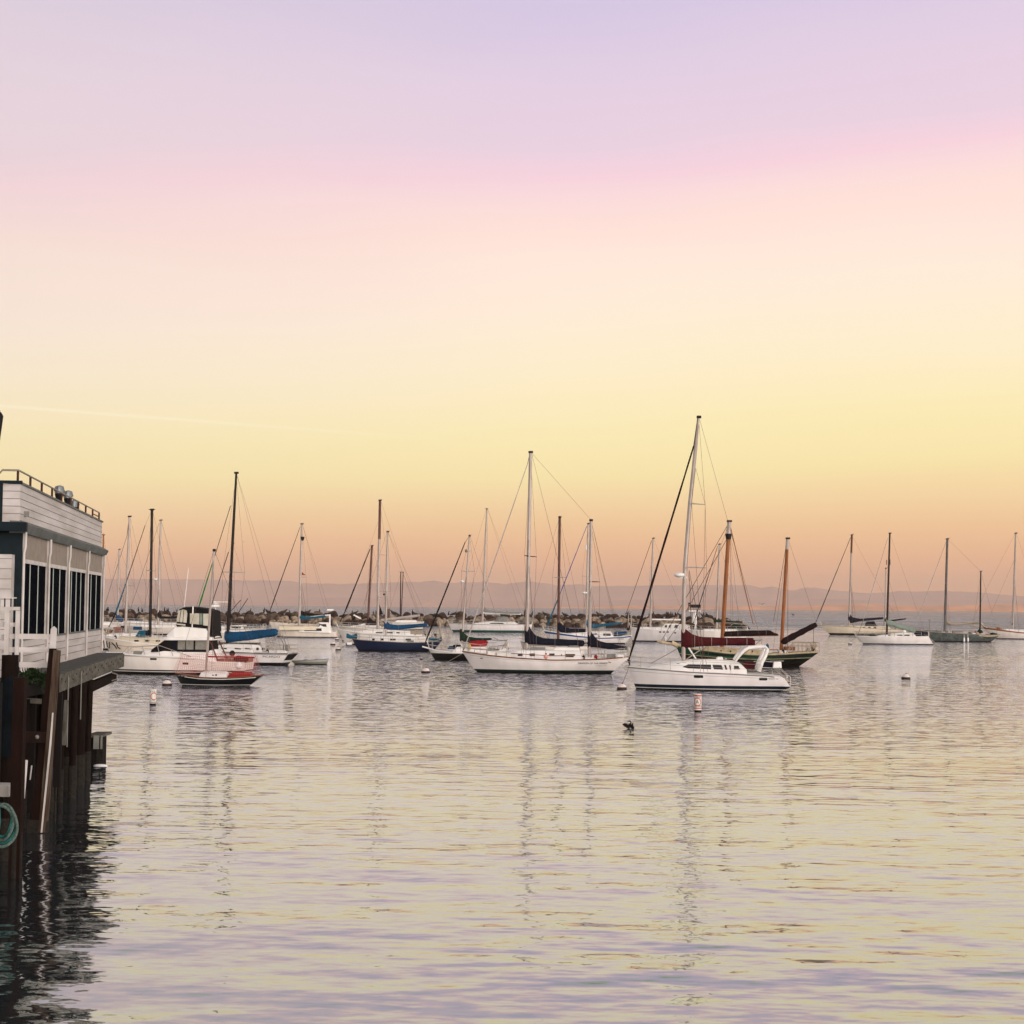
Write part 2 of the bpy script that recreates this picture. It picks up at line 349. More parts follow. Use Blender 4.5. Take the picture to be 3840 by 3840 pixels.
range_mesh('near_hills', RIDGE2, 11800, 500, hillm, -2400, 6200, 20, .5, 'lower foothills in front of the far ridge')
range_mesh('sand_dunes', DUNE, 9500, 260, dunem, 1400, 5200, 12, .35, 'low orange sand dunes on the far shore')
mb = MB()
stackm = mat('concrete_stack', (0.5, 0.3, 0.24), .9)
tp = empty('power_station', at(1618, 2268, 11000).to_tuple()[:2] + (0,)); tag(tp, 'faint power station with two tall stacks on the far shore', 'power station')
for px in (1612, 1622):
    a = at(px, 2215, 11000) - tp.location
    MB().tube([(a.x, 0, 0), (a.x, 0, a.z)], [6, 3.5], 10).build('smokestack', stackm, tp)
b_ = MB(); b_.box((-70, -20, 0), (60, 20, 24)); b_.box((-30, -24, 0), (10, 24, 36)); b_.build('boiler_hall', stackm, tp)

# ------------------------------------------------------------------ haze
hz = MB().box((-14500, -300, -1.0), (14500, 15300, 290))
hm = bpy.data.materials.new('haze_air'); hm.use_nodes = True; t = hm.node_tree; t.nodes.clear()
pv = t.nodes.new('ShaderNodeVolumePrincipled'); pv.inputs['Color'].default_value = (*HAZEC, 1) if 'HAZEC' in globals() else (1.0, 0.79, 0.71, 1)
pv.inputs['Density'].default_value = 1.0e-4; pv.inputs['Anisotropy'].default_value = 0.0
oo = t.nodes.new('ShaderNodeOutputMaterial'); t.links.new(pv.outputs[0], oo.inputs['Volume'])
hz = hz.build('haze', hm); tag(hz, 'thin warm evening haze over the bay', kind='stuff')

# ------------------------------------------------------------------ breakwater
rock_p = mat('pale_granite', (0.34, 0.27, 0.20), .9, vary=.5, scale=1.4, bump=.15, bscale=2.5, c2='3A2A20')
rock_d = mat('dark_wet_rock', (0.045, 0.024, 0.018), .85, vary=.4, scale=1.2, bump=.15, bscale=2.5, c2='1A100C')
rock_m = mat('brown_rock', (0.12, 0.085, 0.06), .9, vary=.4, scale=1.2, bump=.15, bscale=2.5, c2='241812')
def rock_mesh(i, m):
    import bmesh
    bm = bmesh.new(); bmesh.ops.create_icosphere(bm, subdivisions=3, radius=1.0)
    planes = [Vector((random.uniform(-1, 1), random.uniform(-1, 1), random.uniform(-1, 1))).normalized() for _ in range(9)]
    for v in bm.verts:
        for p in planes:
            d = v.co.dot(p)
            if d > .72: v.co -= p * (d - .72) * .9
        v.co *= 1 + .14 * noise.noise(v.co * 1.7 + Vector((i * 9, 0, 0)))
    me = bpy.data.meshes.new('boulder'); bm.to_mesh(me); bm.free(); me.shade_smooth(); me.set_sharp_from_angle(angle=R(28)); me.materials.append(m)
    return me
RP = [rock_mesh(i, rock_p) for i in range(5)]; RD = [rock_mesh(i + 5, rock_d) for i in range(4)]; RM = [rock_mesh(i + 9, rock_m) for i in range(4)]
def bw_y(px): return 408.0
cmb = MB(); rings = []
px = 200
while px <= 2800:
    a = at(px, 2300, 408); e = 1.0 if px < 2700 else 1 - (px - 2700) / 130
    n1 = .3 * noise.noise(Vector((px * .03, 0, 0)))
    rings.append([(a.x, 402.5, -.5), (a.x, 405, (.9 + n1) * e), (a.x, 407.5, (2.1 + n1) * e), (a.x, 410, (2.0 + n1) * e), (a.x, 414, -.5)])
    px += 20
cmb.loft(rings, closed=False); core = cmb.build('rubble', rock_d, ang=20); tag(core, 'dark rubble core of the harbour breakwater between its boulders', kind='stuff')
ROWS = [(403.6, .35, 1.25, 0), (405.4, 1.2, 1.3, 1), (407.3, 2.25, 1.0, 2)]
labels_b = {0: 'dark wet boulder along the waterline of the breakwater', 1: 'pale granite boulder half way up the harbour breakwater', 2: 'brown boulder along the crest of the harbour breakwater'}
for Y, z, s0, row in ROWS:
    px = 360 + row * 9
    while px < 2800:
        s_ = s0 * random.uniform(.72, 1.4)
        if px > 2690: z_ = z * (1 - (px - 2690) / 200)
        else: z_ = z
        pool = RP if (row == 1 or (row == 0 and random.random() < .45)) else (RD if (row == 0 or random.random() < .6) else RM)
        if row == 1 and random.random() < .25: pool = RM
        o = bpy.data.objects.new('boulder', random.choice(pool)); COL.objects.link(o)
        a = at(px, 2300, Y)
        o.location = (a.x, Y + random.uniform(-.4, .4), z_ + random.uniform(-.25, .35))
        o.scale = (s_ * random.uniform(.95, 1.3), s_, s_ * random.uniform(.65, .95)); o.rotation_euler = (random.uniform(-.6, .6), random.uniform(-.6, .6), random.uniform(0, 6))
        kind_ = 'pale granite' if pool is RP else ('dark wet' if pool is RD else 'brown')
        tag(o, kind_ + ' boulder in the ' + ('waterline', 'middle', 'crest')[row] + ' row of the rock breakwater', 'boulder', kind_ + ' boulders of the breakwater ' + ('waterline', 'middle', 'crest')[row])
        px += s_ * 2.0 / 408 * F * .83
# observation platform near the end of the breakwater
pl = empty('observation_tower', at(2604, 2320, 404).to_tuple()[:2] + (0,)); tag(pl, 'white observation platform on a column above the breakwater end', 'tower')
def q(px, py, y=0, Y=404, o=pl): a = at(px, py, Y); return Vector((a.x - o.location.x, y, a.z))
MB().tube([(0, 0, 0), (0, 0, q(2604, 2296).z)], [.75, .5], 10).build('column', white, pl)
b_ = MB(); a, c = q(2581, 2293), q(2626, 2289); b_.box((a.x, -1.5, a.z), (c.x, 1.5, c.z)); b_.build('platform', white, pl)
b_ = MB()
for yy in (-1.45, 1.45):
    b_ = MB()
    for py in (2280, 2285): b_.tube([q(2581, py, yy), q(2626, py, yy)], .07)
    for i in range(6): px = 2581 + i * 9; b_.tube([q(px, 2292, yy), q(px, 2278, yy)], .07)
    b_.build('railing', alu, pl)
a, c = q(2588, 2280), q(2626, 2267); MB().box((a.x, -.9, a.z), (c.x, .9, c.z)).build('solar_panel', navy, pl)
b_ = MB(); b_.tube([q(2583, 2290), q(2583, 2262)], .12); b_.box(tuple(q(2581, 2266, -.4)), tuple(q(2588, 2260, .4))); b_.build('camera_mast', blk, pl)
# wooden pile with a perched bird
pz = at(1458, 2300, 399)
o = MB().tube([(0, 0, -.5), (0, 0, 4.3)], [.42, .36], 10).build('mooring_pile', mat('old_pile', (0.12, 0.08, 0.06), .9, vary=.5, scale=2)); o.location = (pz.x, 398, 0)
tag(o, 'thick wooden pile standing in front of the breakwater', 'pile')
# birds and sea lions resting on the crest
def cormorant_mesh():
    b_ = MB(); b_.tube([(0, 0, 0), (0, 0, .15), (.03, 0, .45), (-.02, 0, .62), (-.06, 0, .78), (-.05, 0, .86), (-.12, 0, .88), (-.26, 0, .87)], [.04, .13, .15, .09, .05, .06, .045, .01], 8)
    b_.tube([(.06, 0, .3), (.2, 0, .0)], [.08, .03], 6); return b_
birdm = mat('dark_plumage', (0.008, 0.007, 0.007), .8, spec=.05); lionm = mat('wet_brown_fur', (0.035, 0.02, 0.014), .45)
bproto = cormorant_mesh().build('cormorant', birdm)
spots = [(random.choice([random.uniform(395, 700), random.uniform(850, 2000), random.uniform(2430, 2560), random.uniform(400, 2700)])) for _ in range(56)]
for i, px in enumerate(sorted(spots)):
    o = bproto if i == 0 else bproto.copy()
    if i: COL.objects.link(o)
    a = at(px, 2300, 407.5); o.location = (a.x, 407.3, 2.75 + random.uniform(-.1, .35)); o.rotation_euler = (0, 0, random.uniform(0, 6)); k = random.uniform(.9, 1.5); o.scale = (k, k, k)
    tag(o, 'dark cormorant perched on the crest of the rock breakwater', 'bird', 'cormorants on the breakwater')
def sealion():
    return MB().tube([(1.3, 0, .1), (.9, 0, .22), (.2, 0, .4), (-.4, 0, .5), (-.8, 0, .8), (-.95, 0, 1.05), (-1.15, 0, 1.12), (-1.3, 0, 1.1)], [.06, .22, .38, .40, .25, .17, .13, .04], 10).build('sea_lion', lionm)
sp_ = sealion()
for i, px in enumerate([1010, 1060, 1150, 1330, 1480, 1560, 1700, 1950, 2050, 2120, 2250, 2455, 2490, 2515, 2555, 2640, 2660]):
    o = sp_ if i == 0 else sp_.copy()
    if i: COL.objects.link(o)
    a = at(px, 2300, 407.5); o.location = (a.x, 407, 2.75); o.rotation_euler = (0, 0, random.choice([0, 3.1]) + random.uniform(-.5, .5)); k = random.uniform(.7, 1.05); o.scale = (k, k, k)
    tag(o, 'brown sea lion hauled out on top of the rock breakwater', 'sea lion', 'sea lions on the breakwater')
# ------------------------------------------------------------------ boats
class Boat:
    def __init__(s, name, label, cat, x, wl=None, D=None, yaw=0.0, group='boats moored in the harbour'):
        w = on_water(x, wl) if wl else None
        s.D = D or w.y; c = at(x, 2300, s.D); s.X0 = c.x
        s.yaw = R(yaw); s.cy = math.cos(s.yaw)
        s.root = empty(name, (c.x, s.D, 0), -s.yaw); tag(s.root, label, cat, group)
        s.k = s.D / F; s.mid = x
    def p(s, px, py, y=0.0):
        w = at(px, py, s.D); return Vector(((w.x - s.X0) / s.cy, y, w.z))
    def x(s, px): return s.p(px, 2300).x
    def hull(s, bow, stern, sheer, xb, xs, beam, bands, tr=.62, wr=.78, tm=.52, keel=.45, stem=.85, name='hull', deck=None, ws=None, bowfull=.75):
        """bow, stern: pixels of the sheer ends; sheer: pixels between; xb, xs: pixel x of the waterline ends"""
        pb, ps = s.p(*bow), s.p(*stern)
        P = [(pb.x, pb.z)] + [(s.p(*q).x, s.p(*q).z) for q in sheer] + [(ps.x, ps.z)]
        s.sh = P; s.wx = (s.x(xb), s.x(xs)); s.beam = beam; s.tr = tr; s.wr = wr; s.tm = tm; s.stem = stem; s.ws = ws if ws is not None else wr * .9; s.bf = bowfull
        n = 36; rows = [-1, -.5, 0, .12, .28, .46, .64, .82, 1]
        rings = []
        for i in range(n + 1):
            t = i / n; t = t ** 1.25 if t < .5 else t; t = (i / n)
            left = []
            for h in rows:
                x, y, z = s.hp(t, h, keel); left.append((x, -y, z))
            rings.append(left + [(x, -y, z) for x, y, z in reversed(left)])
        m = mat('hull_paint_%s' % s.root.name, (1, 1, 1), .35, vary=.16, scale=1.0, stretch=(1, 1, .35), bands=bands, coat=.2)
        s.h = MB().loft(rings).build(name, m, s.root, ang=40)
        # deck
        mb = MB(); dr = []
        for i in range(n + 1):
            x, y, z = s.hp(i / n, 1); y *= .97; z -= .05
            dr.append([(x, -y, z), (x, -y * .5, z + .05 * s.beam * .5), (x, 0, z + .07 * s.beam * .5), (x, y * .5, z + .05 * s.beam * .5), (x, y, z)])
        s.dk = mb.loft(dr, closed=False).build('deck', deck or deckm, s.root)
        return s.h
    def half(s, t):
        if t < s.tm: return max(.5 * s.beam * (1 - (1 - t / s.tm) ** 2) ** s.bf, .03)
        return .5 * s.beam * (1 - (1 - s.tr) * ((t - s.tm) / (1 - s.tm)) ** 2)
    def hp(s, t, h, keel=.45):
        xs = lerp(s.sh[0][0], s.sh[-1][0], t); zs = interp(s.sh, xs); xw = lerp(s.wx[0], s.wx[1], t)
        b = s.half(t); w = lerp(s.wr * .75, s.wr, min(t * 2.2, 1)); w = lerp(w, s.ws, max(0, (t - .55) / .45) ** 1.5)
        if h <= 0: return (lerp(xw, lerp(s.wx[0] + .5, s.wx[1] - .5, t), -h), b * w * (1 + h * .8), h * keel)
        g = h ** (s.stem + (1 - s.stem) * min(t * 2, 1))
        return (lerp(xw, xs, g), b * (w + (1 - w) * math.sin(h * math.pi / 2)), zs * h)
    def hy(s, x, z):
        lo, hi_ = 0.0, 1.0
        for _ in range(24):
            t = (lo + hi_) / 2; xs = lerp(s.sh[0][0], s.sh[-1][0], t); zs = interp(s.sh, xs)
            if s.hp(t, max(min(z / zs, 1), 0.0))[0] < x: lo = t
            else: hi_ = t
        zs = interp(s.sh, lerp(s.sh[0][0], s.sh[-1][0], t)); return s.hp(t, max(min(z / zs, 1), 0.0))[1]
    def band(s, h0, h1, m, name='stripe', t0=0.0, t1=1.0, out=.012, parent=None):
        mb = MB()
        for sg in (-1, 1):
            rr = []
            for i in range(31):
                t = lerp(t0, t1, i / 30); a = s.hp(t, h0); b = s.hp(t, h1)
                rr.append([(a[0], sg * (a[1] + out), a[2]), (b[0], sg * (b[1] + out), b[2])])
            mb.loft(rr, closed=False)
        return mb.build(name, m, parent or s.h)
    def rail(s, r, m, name='toe_rail', dz=0.0, t0=0, t1=1):
        mb = MB()
        for sg in (-1, 1): mb.tube([(lambda q: (q[0], sg * q[1], q[2] + dz))(s.hp(lerp(t0, t1, i / 24), 1)) for i in range(25)], r, 5)
        return mb.build(name, m, s.root)
    def lifelines(s, t0=.06, t1=.98, n=7, h=.62, m=None, pulpit=True, pushpit=True):
        m = m or chrome; r = max(.012, s.k * .9); mb = MB(); dz = 0
        for sg in (-1, 1):
            pt = [s.hp(lerp(t0, t1, i / (n - 1)), 1) for i in range(n)]
            for q in pt: mb.tube([(q[0], sg * q[1] * .96, q[2]), (q[0], sg * q[1] * .96, q[2] + h)], r, 4)
            for f in (.5, 1): mb.tube([(q[0], sg * q[1] * .96, q[2] + h * f) for q in pt], r * .6, 4)
        mb.build('lifeline', m, s.root)
        if pulpit:
            mb = MB(); a = s.hp(0, 1); b = s.hp(.09, 1)
            for f in (.5, 1):
                mb.tube([(b[0], -b[1] * .96, b[2] + h * f), (a[0] - .15, -.12, a[2] + h * f), (a[0] - .15, .12, a[2] + h * f), (b[0], b[1] * .96, b[2] + h * f)], r * 1.2, 5)
            for sg in (-1, 1): mb.tube([(a[0] + .1, sg * .08, a[2]), (a[0] - .15, sg * .12, a[2] + h)], r * 1.2, 5)
            mb.build('pulpit', m, s.root)
        if pushpit:
            mb = MB(); a = s.hp(1, 1); b = s.hp(.93, 1)
            for f in (.5, 1): mb.tube([(b[0], -b[1] * .96, b[2] + h * f), (a[0], -a[1] * .96, a[2] + h * f), (a[0], a[1] * .96, a[2] + h * f), (b[0], b[1] * .96, b[2] + h * f)], r * 1.2, 5)
            for sg in (-1, 1): mb.tube([(a[0], sg * a[1] * .96, a[2]), (a[0], sg * a[1] * .96, a[2] + h)], r * 1.2, 5)
            mb.build('pushpit', m, s.root)
    def cabin(s, top, base, w, m=None, name='cabin', tum=.90, parent=None):
        """top: pixel profile of the roof; base: pixel y of its foot (number or list); w: half width or list of (px, w)"""
        m = m or white; mb = MB(); rr = []; s.cw = w; s.ctum = tum
        xs = [q[0] for q in top]; n = 24
        samp = sorted(set(xs + [lerp(xs[0], xs[-1], i / n) for i in range(n + 1)]))
        s.ctop, s.cbase = top, base
        for px in samp:
            hw = w if isinstance(w, (int, float)) else interp(w, px)
            b = s.p(px, base if isinstance(base, (int, float)) else interp(base, px)); tp = s.p(px, interp(top, px))
            z0, z1 = b.z - .12, max(tp.z, b.z + .02); x = b.x; c = min(.07, (z1 - z0) * .4); u = hw * tum
            half = [(x, -hw, z0), (x, -u, z1 - c), (x, -u + c * 1.2, z1 - c * .2), (x, 0, z1 + c * .5)]
            rr.append(half + [(x, -yy, zz) for (_, yy, zz) in reversed(half[:-1])])
        return mb.loft(rr).build(name, m, parent or s.root, ang=30)
    def win(s, poly, parent, m=None, name='window', w=None, tum=None, out=.012, th=.03, both=True):
        m = m or glass; w = w if w is not None else s.cw; res = None
        for sg in ((-1, 1) if both else (-1,)):
            vs = []; n = len(poly)
            for o in (out, -th):
                for px, py in poly:
                    q_ = s.p(px, py); hw = w if isinstance(w, (int, float)) else interp(w, px)
                    if hasattr(s, 'cbase') and tum is None:
                        zb = s.p(px, s.cbase if isinstance(s.cbase, (int, float)) else interp(s.cbase, px)).z - .12
                        zt = s.p(px, interp(s.ctop, px)).z - .07; f = max(0, min(1, (q_.z - zb) / max(zt - zb, .05))); hw = hw * lerp(1, s.ctum, f)
                    vs.append((q_.x, sg * (hw + o), q_.z))
            mb = MB(); mb.add(vs, [tuple(range(n)), tuple(range(n, 2 * n))] + [(i, (i + 1) % n, (i + 1) % n + n, i + n) for i in range(n)])
            res = mb.build(name, m, parent)
        return res
    def port(s, x0, y0, x1, y1, m=None, name='portlight', rnd=True):
        """a portlight lying on the hull side, pixels"""
        a, b = s.p(x0, y0), s.p(x1, y1)
        for sg in (-1, 1):
            n = 10; vs = []; cx, cz = (a.x + b.x) / 2, (a.z + b.z) / 2; rx, rz = abs(b.x - a.x) / 2, abs(a.z - b.z) / 2
            for i in range(n * 2):
                an = 2 * math.pi * i / (n * 2); e = .35 if rnd else .2
                vx = cx + rx * math.copysign(abs(math.cos(an)) ** e, math.cos(an)); vz = cz + rz * math.copysign(abs(math.sin(an)) ** e, math.sin(an))
                vs.append((vx, sg * (s.hy(vx, vz) + .012), vz))
            MB().add(vs, [tuple(range(len(vs)))]).build(name, m or glass, s.h)
    def text(s, body, x0, y0, size_px, m, width_px=None, both=False, name='lettering', parent=None):
        cu = bpy.data.curves.new('t', 'FONT'); cu.body = body; cu.size = size_px * s.k * 1.38; ob = bpy.data.objects.new('t', cu)
        COL.objects.link(ob); dg = bpy.context.evaluated_depsgraph_get(); me = bpy.data.meshes.new_from_object(ob.evaluated_get(dg))
        bpy.data.objects.remove(ob); xsz = [v.co.x for v in me.vertices]; wd = max(xsz) - min(xsz)
        sc = (width_px * s.k / s.cy / wd) if width_px else 1
        o0 = s.p(x0, y0)
        for v in me.vertices:
            X = o0.x + (v.co.x - min(xsz)) * sc; Z = o0.z + v.co.y
            v.co = (X, -(s.hy(X, Z) + .018), Z)
        me.materials.clear(); me.materials.append(m)
        o = bpy.data.objects.new(name, me); COL.objects.link(o); o.parent = parent or s.h; return o
    def mast(s, top, base, r, m, taper=.75, tip=None, tipfrac=.1, name='mast', mids=None):
        a, b = s.p(*base), s.p(*top); mb = MB()
        mid = [s.p(*q) for q in mids] if mids else [lerp(a, b, .7)]
        mb.tube([a] + mid + [b], [r] * (len(mid)) + [r * .92, r * taper], 8)
        s.m = mb.build(name, m, s.root); s.mt, s.mb_ = b, a; s.mr = r
        if tip: MB().tube([lerp(a, b, 1 - tipfrac), b + Vector((0, 0, .02))], [r * 1.06, r * taper * 1.08], 8).build('mast_tip', tip, s.m)
        r0 = max(.008, s.k * .28); g = MB()
        sg = -1 if int(s.mid) % 2 else 1
        g.tube([b, b + Vector((0, 0, 6 * s.k))], r0, 4); g.tube([b + Vector((0, 0, 1.5 * s.k)), b + Vector((sg * 7 * s.k, 0, 2.5 * s.k))], r0, 4)
        g.ball(b + Vector((sg * 7 * s.k, 0, 3.2 * s.k)), .9 * s.k, 6, 4); g.box(tuple(b + Vector((-r * 1.1, -r, -.10))), tuple(b + Vector((r * 1.2, r, .05))))
        g.build('masthead_gear', blk, s.m)
        return s.m
    def spread(s, py, l, r_, m=None, dy=0.9, up=0):
        """spreader at pixel y on the mast; l, r_ = pixel offsets of near and far tips"""
        zt = s.p(s.mid, py).z; f = (zt - s.mb_.z) / (s.mt.z - s.mb_.z); c = lerp(s.mb_, s.mt, f); tips = []
        for d, sg in ((l, -1), (r_, 1)):
            e = c + Vector((d * s.k, sg * dy, up * s.k)); MB().tube([c, e], [.045, .03], 5).build('spreader', m or chrome, s.m); tips.append(e)
        return tips
    def wires(s, path, r=None, m=None, name='shroud'):
        r = r or max(.009, s.k * .26)
        return MB().tube([Vector(p) for p in path], r, 4).build(name, m or wire, s.root)
    def shrouds(s, tips_list, tchain, top=None, spanx=.25, low=True):
        tp = top or s.mt
        for i, sg in enumerate((-1, 1)):
            hb = s.half(tchain); x = lerp(s.sh[0][0], s.sh[-1][0], tchain); z = interp(s.sh, x)
            pth = [tp - Vector((0, 0, .2))] + [t[i] for t in tips_list] + [Vector((x, sg * hb * .93, z))]
            s.wires(pth)
            if low and tips_list:
                f = lerp(s.mb_, s.mt, (tips_list[-1][i].z - s.mb_.z) / (s.mt.z - s.mb_.z) - .01)
                s.wires([f, Vector((x + spanx, sg * hb * .93, z))])
                s.wires([f, Vector((x - spanx * 2.5, sg * hb * .9, z))])
    def stay(s, a, b, r=None, m=None, name='stay', ya=0, yb=0): return s.wires([s.p(*a, ya), s.p(*b, yb)], r, m, name)
    def jib(s, a, b, r0, r1, m, name='furled_jib', drum=True):
        A, B = s.p(*a), s.p(*b); mb = MB(); n = 14; r0 *= .66; r1 *= .66
        mb.tube([lerp(A, B, i / n) for i in range(n + 1)], [lerp(r0, r1, (i / n) ** .8) * (1 + .12 * math.sin(i * 2.3)) for i in range(n)] + [r1 * .5], 8)
        if drum: mb.tube([lerp(A, B, 1.0), lerp(A, B, 1.012)], [.11, .11], 8)
        return mb.build(name, m, s.root)
    def cover(s, st, w, m, name='sail_cover', y=0, ties=0, tiem=None):
        """st: (px, py_top, py_bottom) stations along the boom"""
        mb = MB(); rr = []; n = max(12, len(st) * 5); xs = [q[0] for q in st]
        for i in range(n + 1):
            px = lerp(xs[0], xs[-1], i / n)
            T = s.p(px, interp([(q[0], q[1]) for q in st], px)); B = s.p(px, interp([(q[0], q[2]) for q in st], px))
            zc, hz_ = (T.z + B.z) / 2, max((T.z - B.z) / 2, .02); ring = []
            hz_ *= 1 + .05 * noise.noise(Vector((T.x * 2.3, 1.7, s.X0)))
            for j in range(12):
                an = 2 * math.pi * j / 12; sn = math.sin(an)
                ww = w * (.62 if sn > 0 else 1.0) * (1 - .4 * abs(sn)) * min(1, hz_ * 2.2 / w)
                k = 1 + .13 * noise.noise(Vector((T.x * 3.1, an * 1.5, s.X0)))
                ring.append((T.x, y + math.cos(an) * ww * k, zc + hz_ * sn))
            if i in (0, n): ring = [(x, y + (yy - y) * .5, zc + (z - zc) * (.93 if i == 0 else .8)) for x, yy, z in ring]
            rr.append(ring)
        o = mb.loft(rr).build(name, m, s.root, ang=60)
        for i in range(ties):
            px = lerp(xs[0], xs[-1], (i + .6 + random.uniform(-.15, .15)) / ties); T = s.p(px, interp([(q[0], q[1]) for q in st], px) - 1); B = s.p(px, interp([(q[0], q[2]) for q in st], px) + 1)
            zc, hz_ = (T.z + B.z) / 2, (T.z - B.z) / 2; r_ = max(.012, s.k * .35)
            MB().tube([(T.x, y + math.cos(a) * w * 1.12, zc + math.sin(a) * hz_ * 1.03) for a in [2 * math.pi * j / 12 for j in range(13)]], r_, 4).build('cover_tie', tiem or greyc, o)
        return o
    def boom(s, a, b, r, m=None): return MB().tube([s.p(*a), s.p(*b)], r, 8).build('boom', m or alu, s.root)
    def box(s, x0, y0, x1, y1, w, m, name, y=0, parent=None, slope=0):
        """a box between two pixels; slope leans its front"""
        a, b = s.p(x0, y1), s.p(x1, y0); mb = MB(); z0, z1 = a.z, b.z; d = slope * (z1 - z0); c = w * .9
        bx = [(a.x, y - w, z0), (b.x, y - w, z0), (b.x, y + w, z0), (a.x, y + w, z0), (a.x + d, y - c, z1), (b.x - d * .3, y - c, z1), (b.x - d * .3, y + c, z1), (a.x + d, y + c, z1)]
        mb.add(bx, [(0, 3, 2, 1), (4, 5, 6, 7), (0, 1, 5, 4), (1, 2, 6, 5), (2, 3, 7, 6), (3, 0, 4, 7)])
        o = mb.build(name, m, parent or s.root); md = o.modifiers.new('b', 'BEVEL'); md.width = min(.04, abs(z1 - z0) * .2); md.segments = 2; return o
    def tubes(s, paths, r, m, name, parent=None, n=6):
        mb = MB()
        for pth in paths: mb.tube([s.p(*q) if len(q) in (2, 3) and not isinstance(q, Vector) else q for q in pth], r, n)
        return mb.build(name, m, parent or s.root)
    def ball(s, px, py, rpx, m, name, y=0, sc=(1, 1, 1)):
        c = s.p(px, py, y); r = rpx * s.k; return MB().ball(c, (r * sc[0], r * sc[1], r * sc[2]), 12, 8).build(name, m, s.root)
    def clutter(s, px0, px1, n, seed=1):
        rnd = random.Random(seed + int(s.X0 * 10)); pal = [(deckm, 'deck_hatch'), (teak, 'grab_rail'), (chrome, 'winch'), (blk, 'vent_cowl'), (rope, 'coiled_rope'), (greyc, 'fuel_jug'), (white, 'dorade_box')]
        for i in range(n):
            px = rnd.uniform(px0, px1); x = s.x(px); z = interp(s.sh, x); t = (x - s.sh[0][0]) / (s.sh[-1][0] - s.sh[0][0]); hb = s.half(max(0, min(1, t))) * .8; y = rnd.uniform(-hb, hb * .5)
            m_, nm = rnd.choice(pal); mb = MB()
            if nm == 'winch': mb.tube([(x, y, z), (x, y, z + .12), (x, y, z + .26)], [.11, .07, .10], 8)
            elif nm == 'coiled_rope': mb.tube([(x + .2 * math.cos(a * .7), y + .2 * math.sin(a * .7), z + .02 + a * .008) for a in range(20)], .03, 5)
            elif nm == 'vent_cowl': mb.tube([(x, y, z), (x, y, z + .2), (x - .12, y, z + .3)], [.06, .06, .12], 8)
            elif nm == 'grab_rail': mb.tube([(x - .5, y, z), (x - .45, y, z + .35), (x + .45, y, z + .35), (x + .5, y, z)], .03, 5)
            else:
                l, w_, h_ = rnd.uniform(.2, .45), rnd.uniform(.15, .3), rnd.uniform(.12, .36); mb.box((x - l, y - w_, z - .05), (x + l, y + w_, z + h_))
            mb.build(nm, m_, s.root)
W_ = 'D9D2C6'
# ---- white sloop with the maroon cover (nearest large boat)
b = Boat('sailboat', 'large white sloop with maroon sail cover and white arch, nearest big boat', 'sailboat', 2650, 2586, yaw=5)
b.hull((2356, 2500), (2953, 2572), [(2447, 2506), (2590, 2515), (2760, 2522), (2880, 2529), (2921, 2537), (2940, 2549), (2950, 2561)], 2388, 2918, 3.3,
       [(-1, '050608'), (.07, 'CFCABF'), (.12, '06182E'), (.30, 'E8E2DA')], tr=.8, wr=.8, tm=.6, stem=.95)
b.rail(.035, greyc, 'rub_rail', -.05, 0, .9)
b.band(.80, .812, greyc, 'stripe', .01, .9)
b.port(2600, 2527.5, 2634, 2538.5); b.port(2838, 2536.5, 2868, 2547)
b.text('HUNTER 306', 2872, 2543, 4.6, greyc, 36)
cb = b.cabin([(2440, 2499), (2500, 2489), (2550, 2480), (2590, 2474), (2680, 2473), (2752, 2478), (2775, 2489), (2795, 2508)], [(2440, 2503), (2590, 2510), (2795, 2523)], [(2440, .35), (2500, .8), (2560, 1.12), (2795, 1.2)])
for poly in ([(2559, 2499), (2580, 2489), (2664, 2490), (2664, 2507), (2580, 2504)], [(2669, 2490), (2702, 2491), (2708, 2508), (2674, 2507)], [(2712, 2491), (2718, 2491), (2724, 2508), (2716, 2508)],
             [(2730, 2492), (2734, 2492), (2738, 2508), (2733, 2508)], [(2748, 2494), (2764, 2494), (2770, 2507), (2748, 2507)]): b.win(poly, cb)
b.win([(2535, 2487), (2560, 2482), (2575, 2483), (2545, 2488)], cb)
b.box(2682, 2463, 2711, 2474, .4, white, 'sea_hood', slope=.7)
b.ball(2720, 2470, 4, chrome, 'vent'); b.box(2600, 2470, 2625, 2474, .3, greyglass, 'deck_hatch')
mb = MB()
for sg in (-1, 1):
    pth = [(2753, 2476), (2770, 2452), (2786, 2435), (2802, 2427), (2830, 2424), (2862, 2424), (2869, 2432), (2862, 2455), (2848, 2482), (2838, 2514)]
    mb.tube([b.p(px, py, sg * (1.28 - .12 * (i in (3, 4, 5)))) for i, (px, py) in enumerate(pth)], [.07, .09, .10, .105, .10, .10, .115, .12, .125, .13], 8)
mb.tube([b.p(2845, 2424, -1.16), b.p(2845, 2423, 1.16)], .12, 8)
mb.tube([b.p(2806, 2427, -1.16), b.p(2806, 2427, 1.16)], .1, 8)
b.h2 = mb.build('arch', white, b.root)
b.mast((2621, 1562), (2564, 2476), .125, alu, taper=.5, mids=[(2564, 2320), (2569, 2127), (2588, 1888), (2608, 1690)])
s1 = b.spread(1889, -8, 46, dy=.9); s2 = b.spread(2128, -10, 66, dy=1.15)
b.shrouds([s1, s2], .47); b.shrouds([s1], .47, top=lerp(b.mb_, b.mt, .8), low=False)
b.stay((2622, 1566), (2886, 2520), name='backstay', yb=.8)
b.jib((2602, 1672), (2360, 2476), .07, .125, darkmar); b.stay((2616, 1600), (2602, 1672), .03)
b.tubes([[(2360, 2476), (2361, 2500)]], .07, blk, 'furler_drum')
b.stay((2617, 1566), (2602, 1672), .03)
